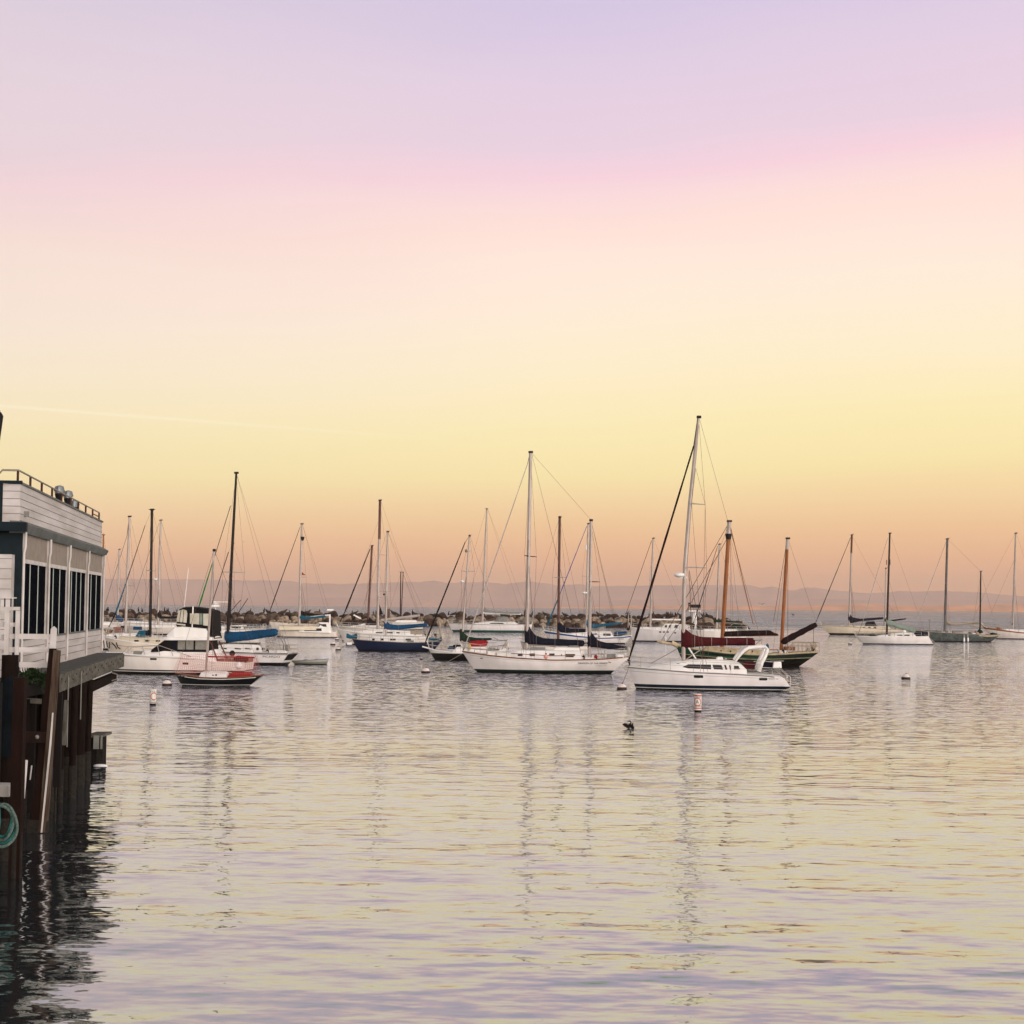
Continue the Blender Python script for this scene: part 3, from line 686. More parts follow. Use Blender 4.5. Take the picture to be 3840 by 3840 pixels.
rb = MB(); c_ = b.p(2549, 2156); rb.ball(c_, (.36, .36, .16), 12, 6); rb.box((c_.x, -.06, c_.z - .2), (c_.x + .5, .06, c_.z - .12)); rb.build('radar_dome', white, b.m)
b.cover([(2555, 2357, 2433), (2569, 2357, 2433), (2576, 2362, 2431), (2595, 2378, 2428), (2627, 2388, 2424), (2700, 2391, 2421), (2770, 2391, 2420), (2829, 2392, 2420)], .30, maroon, ties=4, tiem=alu)
b.boom((2570, 2413), (2856, 2396), .09)
b.tubes([[(2562, 2396), (2632, 2506)]], .05, white, 'boom_strut'); b.tubes([[(2640, 2428), (2575, 2472)]], .03, alu, 'boom_vang')
b.stay((2612, 2365), (2630, 2470), .014); b.stay((2654, 2390), (2656, 2470), .014); b.stay((2855, 2396), (2760, 2476), .014)
b.lifelines(.08, .82, 5)
b.tubes([[(2895, 2532), (2885, 2478), (2935, 2478)], [(2820, 2478, -1), (2850, 2475, -1), (2890, 2480, -1)], [(2840, 2500, -1.1), (2905, 2502, -1.1)]], .022, chrome, 'stern_rail')
b.box(2785, 2480, 2826, 2508, .7, maroon, 'cockpit_cushion'); b.box(2848, 2482, 2890, 2506, .6, navy, 'seat_cover')
ob = b.box(2889, 2479, 2922, 2502, .22, white, 'outboard_motor', y=-.9, slope=.2); b.box(2893, 2500, 2915, 2514, .09, greyc, 'outboard_leg', y=-.9, parent=ob)
b.tubes([[(2340, 2502), (2349, 2512), (2362, 2505)], [(2345, 2499), (2368, 2503)]], .07, chrome, 'anchor')
b.stay((2360, 2505), (2335, 2568), .02, rope, 'mooring_line'); b.stay((2398, 2495), (2374, 2555), .018, rope, 'mooring_line')
HUNTER = b

# ---- white ketch with navy covers
b = Boat('sailboat', 'long white two-masted ketch with navy sail covers and red-brown rail', 'sailboat', 2050, 2523, yaw=3)
b.hull((1733, 2443), (2358, 2461), [(1832, 2456), (1928, 2465), (2081, 2473), (2234, 2471), (2300, 2467)], 1792, 2292, 3.6,
       [(-1, '07090B'), (.10, '10302B'), (.17, '0C1014'), (.25, 'E6DED4')], tr=.45, wr=.72, ws=.25, stem=.8)
b.rail(.05, teak, 'toe_rail'); b.band(.86, .87, greyc, 'cove_line', .04, .95)
cb = b.cabin([(1893, 2452), (1930, 2441), (1960, 2438), (2100, 2437), (2179, 2439), (2182, 2444)], [(1893, 2462), (2182, 2472)], [(1893, .5), (1940, 1.0), (2182, 1.2)])
for x0, x1 in ((1944, 1962), (1988, 2008), (2061, 2081)): b.win([(x0, 2449), (x1, 2449), (x1, 2459), (x0, 2459)], cb)
b.win([(2119, 2451), (2158, 2451), (2150, 2463), (2121, 2462)], cb); b.win([(2105, 2452), (2109, 2452), (2109, 2457), (2105, 2457)], cb)
b.rail(.025, teak, 'grab_rail', .32, .3, .68)
b.cabin([(2072, 2441), (2080, 2428), (2090, 2425), (2170, 2427), (2174, 2440)], 2442, .8, name='doghouse')
b.box(1985, 2428, 2045, 2438, .5, greyc, 'life_raft', slope=.5); b.box(2125, 2420, 2172, 2428, .6, greyc, 'dinghy_cover', slope=1.2)
b.mast((1990, 1694), (1975, 2440), .15, alu, taper=.85)
s1 = b.spread(2086, -12, 27, blk, dy=1.4); b.shrouds([s1], .42); b.shrouds([], .36, top=lerp(b.mb_, b.mt, .62), low=False)
b.stay((1994, 1700), (2182, 2462), name='backstay', ya=0, yb=-1.5); b.stay((1994, 1700), (2180, 2460), name='backstay', yb=1.5)
b.jib((1978, 1740), (1745, 2420), .04, .085, alu); b.stay((1987, 1700), (1978, 1740), .02); b.stay((1745, 2420), (1735, 2443), .04, blk)
b.cover([(1968, 2344, 2422), (1984, 2345, 2422), (1992, 2362, 2421), (2008, 2382, 2420), (2040, 2393, 2421), (2120, 2397, 2423), (2191, 2401, 2424)], .30, navy, ties=3, tiem=greyc)
b.boom((1976, 2418), (2200, 2419), .1)
m1 = b.mt
b.mast((2216, 1950), (2210, 2462), .125, alu, taper=.85)
s2 = b.spread(2180, -4, 35, darkred, dy=.9); b.shrouds([s2], .82); b.stay((2217, 1955), (2330, 2462), name='backstay', yb=-.8); b.stay((2217, 1955), (2338, 2462), name='backstay', yb=.8)
b.wires([m1, b.mt], name='triatic_stay')
b.cover([(2203, 2366, 2432), (2217, 2367, 2432), (2226, 2382, 2430), (2243, 2402, 2430), (2262, 2407, 2433), (2310, 2418, 2437), (2352, 2425, 2436)], .26, navy, ties=2, tiem=oran)
b.boom((2212, 2428), (2355, 2433), .08)
b.lifelines(.04, .97, 9, .68); b.clutter(1800, 1890, 4, 3); b.clutter(2190, 2330, 7, 4)
b.ball(2050, 2460, 8.5, pinkp, 'fender', -1.75, (1, .8, 1)); b.ball(2050, 2449, 3, blk, 'fender_cap', -1.75)
b.ball(2234, 2460, 7, redp, 'life_buoy', -1.3, (1, .6, 1))
b.port(1803, 2466, 1813, 2469)
b.text('DRAGON OF THE WINDS', 2168, 2487.5, 7.2, blk, 108); b.text('PUT-IN-BAY  OHIO', 2233, 2495.5, 3.6, greyc, 42)
mb = MB(); p0 = b.p(2279, 2481)
def hpt(x, z): return (x, -(b.hy(x, z) + .02), z)
mb.tube([hpt(p0.x + i * .022, p0.z + .035 * math.sin(i * 1.4) - i * .002) for i in range(12)], .016, 4); mb.build('dragon_emblem', redp, b.h)
b.stay((1738, 2448), (1620, 2518), .022, rope, 'mooring_line')
# dinghy davits at the stern
b.tubes([[(2352, 2461, -.8), (2362, 2432, -.8), (2368, 2430, -.8)], [(2352, 2461, .8), (2362, 2432, .8), (2368, 2430, .8)]], .03, chrome, 'davit')

# ---- small dark sloop under red bird netting
b = Boat('sailboat', 'small black-hulled sloop draped with red bird netting, nearest the pier', 'sailboat', 820, 2571, yaw=2)
b.hull((656, 2523), (990, 2531), [(700, 2531), (760, 2538), (840, 2540), (920, 2537)], 688, 941, 1.9,
       [(-1, '05070C'), (.04, 'C9C5BD'), (.085, '060A14'), (2.5, '060A14')], tr=.4, wr=.7, ws=.2, stem=.8, deck=teak)
b.band(.80, .87, mat('white_stripe', (.7, .68, .64)), 'cove_line', .12, .95); b.rail(.03, teak)
b.text('CF 4833 EP', 668, 2535, 3.6, white, 42)
cb = b.cabin([(750, 2536), (758, 2521), (790, 2517), (848, 2519), (857, 2534)], [(750, 2537), (857, 2541)], [(750, .45), (790, .6), (857, .62)])
b.win([(803, 2529), (810, 2529), (810, 2532), (803, 2532)], cb); b.win([(815, 2527), (821, 2527), (821, 2533), (815, 2533)], cb)
b.box(858, 2524, 950, 2539, .5, redp, 'cockpit', slope=.6); b.box(870, 2519, 935, 2524, .1, redp, 'tiller')
b.mast((803, 2062), (772, 2519), .075, alu, taper=.85)
b.boom((776, 2462), (955, 2466), .045, redc)
b.stay((801, 2066), (660, 2522), name='forestay'); b.stay((804, 2064), (985, 2530), name='backstay')
b.shrouds([], .38)
b.ball(893, 2496, 14, white, 'round_buoy', .2)
netm = mat('red_netting', (0.42, 0.10, 0.09), .8)
mb = MB(); r_ = .0055
def netp(u, v, sg):
    px = lerp(lerp(676, 662, v), lerp(965, 966, v), u); py = lerp(lerp(2447, 2461, min(1, abs(u - .35) * 1.2)), lerp(2519, 2528, u), v)
    q = b.p(px, py); return Vector((q.x, sg * (.05 + .95 * v), q.z + .05 * math.sin(u * 21) * v))
for sg in (-1, 1):
    for i in range(42):
        u = i / 41; mb.tube([netp(u, v / 5, sg) for v in range(6)], r_, 3)
    for j in range(13):
        v = j / 12; mb.tube([netp(u / 12, v, sg) for u in range(13)], r_, 3)
mb.build('bird_net', netm, b.root)

# ---- flybridge cruiser
b = Boat('motor_cruiser', 'white flybridge motor cruiser with black canvas enclosure beside the pier end', 'motorboat', 680, 2527, yaw=3)
b.hull((396, 2448), (938, 2483), [(470, 2453), (600, 2458), (700, 2462), (776, 2469), (790, 2474), (820, 2480)], 425, 935, 3.6,
       [(-1, '050506'), (.17, 'CFC9BE'), (.22, '050507'), (.32, 'E2DACC'), (1.30, '3A2C28'), (1.33, 'E6E0D6')], tr=.92, wr=.84, tm=.45, stem=.7)
b.rail(.045, white, 'rub_rail', .02)
b.port(587, 2465, 612, 2472, rnd=False); b.port(709, 2481, 730, 2489, rnd=False)
tk = b.cabin([(490, 2449), (505, 2444), (545, 2438), (590, 2435), (700, 2434), (812, 2436), (830, 2464)], [(490, 2453), (700, 2463), (830, 2472)], [(490, .5), (560, 1.1), (620, 1.4), (830, 1.5)], name='trunk_cabin')
b.band(.93, .945, blk, 'side_stripe', .12, .66)
cb = b.cabin([(583, 2434), (637, 2394), (660, 2393), (800, 2393), (805, 2436)], 2437, [(583, 1.25), (805, 1.38)], black, name='deckhouse', tum=.93)
for x0, x1 in ((684, 712), (715, 743), (750, 800)): b.win([(x0, 2400), (x1, 2400), (x1, 2434), (x0, 2434)], cb, greyglass)
b.win([(586, 2433), (636, 2398), (681, 2398), (681, 2435)], cb, navy, 'windscreen_cover')
b.cabin([(618, 2390), (640, 2387), (700, 2385), (817, 2387), (818, 2390)], 2393, [(618, 1.2), (650, 1.5), (818, 1.5)], white, name='flybridge_deck', tum=1.0)
fb = b.cabin([(636, 2382), (672, 2351), (700, 2348), (790, 2356), (803, 2386)], 2387, [(636, 1.1), (670, 1.38), (803, 1.38)], white, name='flybridge', tum=.95)
b.win([(637, 2383), (803, 2386), (803, 2389), (640, 2388)], fb, navy, 'accent_stripe', out=.02)
en = b.cabin([(678, 2334), (683, 2292), (686, 2284), (702, 2277), (745, 2277), (790, 2283), (812, 2290), (816, 2350)], [(678, 2340), (720, 2350), (816, 2362)], 1.22, black, name='canvas_enclosure', tum=.96)
for poly in ([(678, 2331), (686, 2290), (694, 2287), (689, 2332)], [(691, 2332), (697, 2287), (705, 2285), (701, 2333)], [(704, 2333), (707, 2286), (716, 2289), (719, 2300), (716, 2335)],
             [(729, 2300), (764, 2300), (764, 2341), (729, 2338)], [(766, 2300), (776, 2300), (776, 2342), (766, 2341)], [(779, 2301), (804, 2301), (803, 2347), (779, 2344)], [(679, 2337), (712, 2340), (712, 2346), (682, 2342)]):
    b.win(poly, en, vinyl if poly[0][0] != 766 else sage, 'clear_panel', out=.06)
mb = MB(); mb.add([b.p(808, 2348, -1.2), b.p(819, 2394, -1.3), b.p(790, 2360, -1.2), b.p(808, 2348, 1.2), b.p(819, 2394, 1.3), b.p(790, 2360, 1.2)], [(0, 1, 2), (3, 5, 4), (0, 3, 4, 1), (1, 4, 5, 2), (2, 5, 3, 0)]); mb.build('aft_curtain', black, b.root)
b.tubes([[(806, 2404, -1.3), (836, 2472, -1.5)], [(806, 2404, 1.3), (836, 2472, 1.5)]], .05, darkred, 'cockpit_brace')
b.tubes([[(699, 2276, -.6), (715, 2129, -.6)]], .02, white, 'whip_antenna'); b.tubes([[(737, 2352, -1.2), (740, 2275, -1.2)]], .05, white, 'antenna_mast')
b.tubes([[(784, 2357, .6), (786, 2200, .6)]], .03, white, 'whip_antenna')
b.tubes([[(460, 2452, -.5), (488, 2425, -.6), (620, 2420, -1.4), (740, 2460, -1.7)], [(488, 2449, -.7), (488, 2425, -.6)], [(560, 2452, -1.3), (550, 2423, -1.2)], [(620, 2456, -1.5), (610, 2421, -1.4)], [(670, 2458, -1.6), (662, 2434, -1.5)]], .025, chrome, 'bow_rail')
b.tubes([[(460, 2452, .5), (488, 2425, .6), (620, 2420, 1.4), (740, 2460, 1.7)]], .025, chrome, 'bow_rail')
b.box(493, 2440, 545, 2450, .5, white, 'upturned_dinghy', slope=1.0)
b.box(820, 2470, 938, 2482, 1.4, teak, 'cockpit_sole'); 
b.ball(887, 2448, 11, blk, 'outboard_cowl', -1.2, (1, .9, 1)); b.tubes([[(860, 2482, -1.4), (860, 2458, -1.4), (935, 2460, -1.4), (935, 2482, -1.4)], [(885, 2458, -1.3), (887, 2476, -1.3)]], .025, chrome, 'stern_rail')
mb = MB(); mb.tube([b.p(900, 2470, -1.6), b.p(912, 2466, -1.6), b.p(945, 2470, -1.6), b.p(950, 2474, -1.6)], [.15, .22, .2, .1], 8); mb.build('rolled_dinghy', darkmar, b.root)
b.clutter(480, 560, 3, 7)

# ---- white sloop with blue cover and dark mast, name on the quarter
b = Boat('sailboat', 'white sloop with dark mast, bright blue boom cover and black transom', 'sailboat', 880, 2491, yaw=13)
b.hull((670, 2438), (1106, 2449), [(740, 2441), (830, 2442), (960, 2446), (1040, 2449)], 700, 1076, 3.3,
       [(-1, '06080C'), (.22, 'E2DCD4')], tr=.72, wr=.8, ws=.75, stem=.85)
a0, a1 = b.hp(1, 1), b.hp(1, 0.02); zs_ = a0[2]
mb = MB(); mb.add([(a0[0] + .03, -a0[1] * .96, zs_ * .97), (a0[0] + .03, a0[1] * .96, zs_ * .97), (a1[0] + .03, a1[1] * .9, .1), (a1[0] + .03, -a1[1] * .9, .1)], [(0, 1, 2, 3)]); mb.build('transom_panel', blk, b.h)
b.rail(.035, navy, 'toe_rail'); b.band(.90, .93, navy, 'sheer_stripe', 0, 1)
cb = b.cabin([(800, 2436), (830, 2419), (860, 2415), (950, 2417), (962, 2420), (970, 2440)], [(800, 2443), (970, 2448)], [(800, .7), (970, 1.1)])
for x0, x1 in ((842, 864), (896, 921), (938, 964)): b.win([(x0, 2428), (x1, 2430), (x1, 2434), (x0, 2433)], cb)
b.mast((886, 1772), (850, 2425), .135, blackm, taper=.7)
s1 = b.spread(2146, -12, 35, dy=1.1); b.shrouds([s1], .42); b.stay((887, 1776), (1098, 2440), name='backstay'); b.stay((887, 1776), (1060, 2440), name='topping_lift')
b.stay((864, 1896), (800, 2090), .03, blk, 'forestay'); b.jib((800, 2088), (740, 2275), .045, .12, grass, drum=False); b.stay((740, 2275), (676, 2436), .035, blk, 'forestay')
b.cover([(841, 2368, 2400), (848, 2366, 2409), (870, 2370, 2408), (930, 2366, 2402), (1000, 2360, 2391), (1036, 2357, 2386), (1048, 2360, 2380)], .28, blue, ties=5, tiem=teal)
b.boom((850, 2400), (1052, 2372), .08)
b.lifelines(.1, .97, 6, .7); b.box(1056, 2418, 1074, 2440, .3, greyc, 'life_ring', y=.9); b.tubes([[(1056, 2386), (1082, 2440)], [(1066, 2380), (1088, 2440)]], .04, greyc, 'stern_pole')
for px in (983, 1005): b.box(px - 4, 2427, px + 4, 2437, .12, blk, 'winch', y=-.8)
b.text('PICARDO', 1015, 2463, 7.5, blk, 62)
b.clutter(990, 1080, 4, 9)
# rowing skiff tied under its stern
k = Boat('skiff', 'narrow grey-white rowing skiff tied behind the black transom', 'rowboat', 1165, 2491, yaw=2)
k.hull((1092, 2478), (1230, 2471), [(1120, 2477), (1160, 2476), (1200, 2474)], 1108, 1228, 1.3, [(-1, '20221F'), (.05, '8F9188'), (.26, 'B8B6AC')], tr=.7, wr=.6, deck=greyc)
k.rail(.025, greyc, 'gunwale'); k.box(1140, 2473, 1150, 2476, .45, greyc, 'thwart'); k.box(1180, 2472, 1190, 2475, .5, greyc, 'thwart')

# ---- blue-hulled sloop
b = Boat('sailboat', 'dark blue hulled sloop with teal canvas at bow and stern', 'sailboat', 1480, 2440, yaw=2)
b.hull((1318, 2393), (1662, 2396), [(1340, 2398), (1420, 2403), (1520, 2408), (1590, 2408), (1630, 2404)], 1345, 1628, 3.0, [(-1, '050609'), (.12, '07193A'), (3.0, '07193A')], tr=.5, wr=.72, ws=.3)
b.rail(.04, tan, 'toe_rail')
cb = b.cabin([(1380, 2396), (1400, 2388), (1500, 2386), (1560, 2390), (1566, 2400)], [(1380, 2402), (1566, 2408)], [(1380, .6), (1430, .95), (1566, 1.0)])
for x0, x1 in ((1398, 1408), (1430, 1442), (1466, 1487), (1524, 1544)): b.win([(x0, 2394), (x1, 2394), (x1, 2401), (x0, 2401)], cb)
b.cover([(1299, 2374, 2392), (1312, 2380, 2395), (1328, 2379, 2396), (1339, 2372, 2396)], .5, teal, 'bow_canvas')
b.mast((1454, 1993), (1446, 2392), .13, alu); s1 = b.spread(2218, -6, 12, dy=.9); b.shrouds([s1], .42); b.stay((1450, 2000), (1322, 2393)); b.stay((1456, 1998), (1640, 2398), name='backstay'); b.stay((1456, 1998), (1600, 2398), name='topping_lift')
b.cover([(1440, 2334, 2360), (1449, 2328, 2361), (1462, 2340, 2362), (1490, 2344, 2362), (1560, 2340, 2354), (1603, 2336, 2350)], .28, blue, ties=2); b.boom((1448, 2356), (1606, 2345), .08)
b.tubes([[(1424, 2240), (1453, 2239)]], .03, chrome, 'radar_bracket'); b.ball(1440, 2229, 4, blk, 'radar_reflector')
b.cover([(1608, 2390, 2406), (1624, 2392, 2406), (1640, 2396, 2408), (1657, 2388, 2404)], .8, teal, 'cockpit_cover'); b.ball(1635, 2380, 6, blk, 'outboard_cowl', -.6, (1, .8, .8)); b.tubes([[(1637, 2384, -.6), (1637, 2400, -.6)]], .04, blk, 'outboard_leg')
b.tubes([[(1647, 2325, .4), (1651, 2398, .4)]], .07, tan, 'stern_post'); b.lifelines(.08, .97, 8, .62); b.clutter(1400, 1560, 7, 5); b.box(1540, 2368, 1582, 2378, .6, tan, 'dinghy', y=.2)
b.stay((1320, 2400), (1278, 2432), .025, rope, 'mooring_line')
b.box(1302, 2409, 1320, 2418, .3, white, 'bow_float', y=-.1)

# ---- sloop with white topsides over black boot and green cover, red canvas
b = Boat('sailboat', 'small white sloop with black lower hull, dark green cover and red canvas', 'sailboat', 1760, 2475, yaw=3)
b.hull((1606, 2432), (1905, 2430), [(1640, 2440), (1720, 2446), (1800, 2447), (1870, 2440)], 1632, 1880, 2.7, [(-1, '070809'), (.36, '0A0B0C'), (.62, 'E2DAD0')], tr=.5, wr=.72, ws=.3)
b.rail(.03, white); b.tubes([[(1583, 2425), (1625, 2436)]], .07, white, 'bowsprit')
b.cabin([(1700, 2440), (1715, 2425), (1830, 2424), (1838, 2440)], 2446, .85)
b.mast((1761, 2008), (1731, 2425), .09, alu); s1 = b.spread(2142, -18, 26, dy=.8); b.spread(2066, -6, 6, dy=.4)
b.shrouds([s1], .42); b.stay((1763, 2012), (1900, 2425), name='backstay')
c_ = b.p(1733, 2180); MB().ball(c_, (.22, .22, .12)).build('radar_dome', white, b.m); c_ = b.p(1748, 2066); MB().ball(c_, (.12, .12, .16)).build('radar_reflector', greyc, b.m)
b.jib((1744, 2034), (1592, 2416), .06, .13, black); b.stay((1758, 2014), (1744, 2034), .02)
b.cover([(1724, 2358, 2405), (1735, 2359, 2406), (1744, 2378, 2407), (1760, 2388, 2408), (1790, 2392, 2406), (1844, 2392, 2400)], .25, greenc, ties=2); b.boom((1735, 2400), (1846, 2396), .07)
b.cover([(1756, 2404, 2425), (1766, 2402, 2432), (1790, 2398, 2434), (1818, 2399, 2433), (1830, 2406, 2412)], .7, redc, 'awning')
b.box(1678, 2422, 1700, 2434, .4, blue, 'sail_bag', slope=.7); b.box(1700, 2418, 1726, 2434, .5, navy, 'dinghy_cover'); b.box(1757, 2414, 1768, 2435, .2, mat('yellow_cloth', (.5, .36, .05), .8), 'yellow_coat', y=-.9)
b.lifelines(.05, .97, 7, .8); b.tubes([[(1845, 2400, .6), (1900, 2402, .6), (1903, 2430, .6)], [(1845, 2400, -.6), (1900, 2402, -.6), (1880, 2440, -.6)], [(1848, 2390, 0), (1868, 2398, 0)]], .035, greyc, 'stern_arch'); b.clutter(1800, 1890, 5, 2)
b.stay((1612, 2440), (1588, 2470), .025, rope, 'mooring_line')

# ---- big white yacht with green boot stripe
b = Boat('sailing_yacht', 'big white yacht with thin green waterline stripe and grey boom canvas', 'sailboat', 1845, 2371, yaw=3)
b.hull((1681, 2337), (1996, 2340), [(1760, 2341), (1850, 2343), (1950, 2342)], 1700, 1988, 4.4, [(-1, '102020'), (.10, '0E4A42'), (.42, 'E0DAD2')], tr=.7, wr=.78)
b.rail(.05, greyc)
cb = b.cabin([(1775, 2339), (1800, 2333), (1840, 2331), (1930, 2332), (1945, 2341)], 2343, [(1775, .8), (1945, 1.6)]); b.win([(1835, 2339), (1845, 2335), (1885, 2335), (1893, 2340)], cb)
b.cover([(1857, 2322, 2336), (1868, 2313, 2336), (1890, 2311, 2336), (1905, 2314, 2336), (1914, 2334, 2337)], 1.5, greyc, 'dodger'); b.cover([(1960, 2318, 2340), (1975, 2313, 2340), (1998, 2316, 2340)], 1.4, greyc, 'bimini')
b.mast((1826, 1908), (1809, 2334), .21, alu); s1 = b.spread(2026, -4, 6, dy=1); s2 = b.spread(2161, -5, 7, dy=1.4); b.shrouds([s1, s2], .4)
b.stay((1823, 1912), (1700, 2330)); b.stay((1818, 2040), (1730, 2330)); b.stay((1830, 1912), (1965, 2335), name='backstay', yb=-1); b.stay((1830, 1912), (1990, 2335), name='backstay', yb=1)
b.cover([(1813, 2274, 2296), (1817, 2275, 2298), (1825, 2286, 2298), (1845, 2291, 2299), (1900, 2295, 2302), (1951, 2295, 2303)], .4, greyc); b.boom((1813, 2298), (1953, 2303), .14, white); b.lifelines(.05, .97, 8, .7)

# ---- navy covered bronze-mast sloop behind the ketch
b = Boat('sailboat', 'white sloop with brown mast and navy cover, hidden behind the white ketch', 'sailboat', 2090, D=152, yaw=2)
b.hull((1952, 2406), (2205, 2420), [(1990, 2413), (2080, 2424), (2150, 2425)], 1975, 2190, 3.2, [(-1, '0A0C12'), (.12, 'E0D8CC')], tr=.6)
b.cabin([(2020, 2418), (2040, 2410), (2150, 2411), (2160, 2424)], 2427, .95); b.rail(.035, teak)
b.mast((2099, 1938), (2093, 2412), .13, brownm, taper=.95); s1 = b.spread(2165, -24, 26, dy=.9); b.shrouds([s1], .5); b.stay((2097, 1944), (1956, 2402)); b.stay((2100, 1944), (2198, 2414), name='backstay')
b.cover([(2089, 2326, 2368), (2097, 2326, 2370), (2104, 2338, 2372), (2116, 2350, 2373), (2140, 2357, 2373), (2196, 2358, 2371)], .28, navy, ties=2); b.boom((2094, 2368), (2200, 2366), .08); b.lifelines(.03, .97, 6)

# ---- white boat with blue sheer stripe
b = Boat('sailboat', 'white sloop with blue sheer stripe, blue dodger and wind generator', 'sailboat', 2210, 2414, yaw=4)
b.hull((2039, 2365), (2368, 2382), [(2090, 2372), (2170, 2383), (2260, 2390), (2330, 2387)], 2075, 2342, 3.5, [(-1, '06080C'), (.18, 'E4DDD4')], tr=.6, wr=.78, ws=.5)
b.band(.80, .97, mat('blue_stripe', (.012, .06, .22)), 'sheer_stripe'); b.rail(.04, white)
cb = b.cabin([(2130, 2377), (2170, 2372), (2200, 2368), (2290, 2368), (2300, 2386)], [(2130, 2379), (2300, 2390)], [(2130, .7), (2300, 1.2)]); b.win([(2262, 2375), (2290, 2375), (2290, 2384), (2262, 2383)], cb); b.win([(2225, 2375), (2240, 2375), (2240, 2380), (2225, 2380)], cb)
b.mast((2206, 1963), (2199, 2372), .15, alu); s1 = b.spread(2161, -18, 10, dy=1.0); b.shrouds([s1], .48); b.stay((2208, 1966), (2302, 2292), name='backstay'); b.stay((2302, 2292), (2364, 2378), name='backstay')
b.jib((2201, 1972), (2100, 2228), .05, .10, mat('violet_blue_canvas', (.05, .06, .25), .8), drum=False); b.jib((2100, 2228), (2050, 2352), .10, .16, teal)
c_ = b.p(2192, 2223); mb = MB(); mb.ball(c_, (.42, .42, .18)); mb.build('radar_dome', white, b.m); c_ = b.p(2198, 2053); MB().tube([c_ - Vector((0, 0, .3)), c_ + Vector((0, 0, .3))], .14).build('radar_reflector', white, b.m)
b.cover([(2197, 2310, 2356), (2203, 2310, 2356), (2206, 2338, 2356), (2240, 2341, 2353), (2300, 2335, 2345), (2331, 2332, 2342)], .28, teal, ties=3); b.boom((2200, 2352), (2335, 2338), .08)
b.cover([(2302, 2370, 2386), (2312, 2366, 2386), (2345, 2366, 2379), (2350, 2370, 2378)], 1.0, blue, 'dodger')
b.tubes([[(2356, 2300), (2354, 2378)], [(2366, 2310), (2368, 2378)]], .05, chrome, 'generator_pole'); mb = MB(); c_ = b.p(2354, 2300)
for k_ in range(6): a_ = k_ * math.pi / 3; mb.tube([c_, c_ + Vector((math.cos(a_) * .38, -.05, math.sin(a_) * .38))], [.05, .03], 4)
mb.build('wind_generator', blk, b.root); b.ball(2355, 2358, 6, blk, 'outboard_cowl', -.9); b.lifelines(.05, .97, 8, .7)
b.text('Evangeline', 2318, 2397, 5.0, navy, 20); b.clutter(2240, 2330, 4, 1)

# ---- white pilothouse sloop
b = Boat('pilothouse_sailboat', 'white pilothouse sailboat with windowed wheelhouse left of the maroon cover', 'sailboat', 2470, 2406, yaw=3)
b.hull((2364, 2352), (2592, 2362), [(2400, 2357), (2480, 2362), (2550, 2363)], 2372, 2590, 3.5, [(-1, '0A0B10'), (.16, 'DAD4CC'), (3, 'DAD4CC')], tr=.8)
b.rail(.04, white); cb = b.cabin([(2395, 2357), (2400, 2352), (2480, 2351), (2586, 2355)], 2363, [(2395, .8), (2586, 1.3)])
ph = b.cabin([(2478, 2356), (2494, 2339), (2540, 2339), (2545, 2341), (2585, 2344), (2586, 2362)], 2364, [(2478, .9), (2586, 1.15)], name='wheelhouse')
for x0, x1 in ((2490, 2501), (2505, 2516), (2526, 2541)): b.win([(x0, 2354), (x0 + 4, 2343), (x1, 2343), (x1 - 2, 2356), (x0, 2356)], ph)
for px in (2470, 2484, 2498): b.port(px, 2367, px + 8, 2372)
b.port(2525, 2370, 2533, 2375)
b.mast((2450, 2018), (2438, 2356), .17, alu); s1 = b.spread(2176, -10, 4, dy=1.1); b.shrouds([s1], .38); b.stay((2444, 2026), (2350, 2296), .04); b.stay((2350, 2296), (2330, 2345), .04); b.stay((2452, 2022), (2580, 2350), name='backstay')
b.boom((2445, 2323), (2552, 2324), .12, white); b.box(2491, 2388, 2497, 2403, .14, white, 'fender', y=-1.7); b.lifelines(.05, .95, 7, .65); b.ball(2437, 2363, 4, teal, 'life_ring', -1.1)
# ---- green schooner
b = Boat('schooner', 'dark green wooden two-masted schooner with orange varnished masts', 'sailboat', 2780, 2497, yaw=2)
b.hull((2536, 2421), (3063, 2443), [(2600, 2432), (2714, 2446), (2838, 2453), (2930, 2450), (3000, 2446)], 2572, 2993, 3.8,
       [(-1, '050505'), (.25, '070A08'), (3, '070A08')], tr=.6, wr=.75, ws=.2, stem=.8, deck=tan)
gp = mat('green_topside_paint', (.006, .075, .045), .45, vary=.5, scale=1.5); crl = mat('cream_trim', (.50, .40, .27), .6, vary=.4, scale=3)
b.band(.62, .985, gp, 'green_strake'); b.band(.585, .62, crl, 'cream_line', out=.03); b.rail(.07, crl, 'cap_rail')
b.tubes([[(2466, 2404), (2500, 2412), (2580, 2426)]], .13, crl, 'bowsprit'); b.tubes([[(2520, 2410), (2545, 2424)]], .2, crl, 'bowsprit_platform')
cb = b.cabin([(2640, 2432), (2650, 2424), (2760, 2430), (2850, 2440), (2870, 2448)], [(2640, 2442), (2760, 2450), (2870, 2454)], [(2640, .8), (2760, 1.25), (2870, 1.3)], crl)
for px in (2815, 2735, 2700): b.win([(px - 3, 2438), (px + 3, 2438), (px + 3, 2445), (px - 3, 2445)], cb)
b.mast((2735, 1953), (2707, 2440), .19, oran, taper=.8, tip=alu, tipfrac=.11); fm = (b.mt, b.mb_)
mk = b.p(2732, 2012); MB().tube([mk - Vector((0, 0, .25)), mk + Vector((0, 0, .25))], [.22, .30], 8).build('mast_band', blk, b.m)
for (px, py), yy in (((2828, 2350), 0), ((2760, 2446), 1.6), ((2775, 2447), -1.6), ((2790, 2448), 1.7), ((2735, 2446), -1.7), ((2720, 2446), 1.7)):
    b.stay((2738, 2010), (px, py) if yy else (2828, 2350), yb=yy)
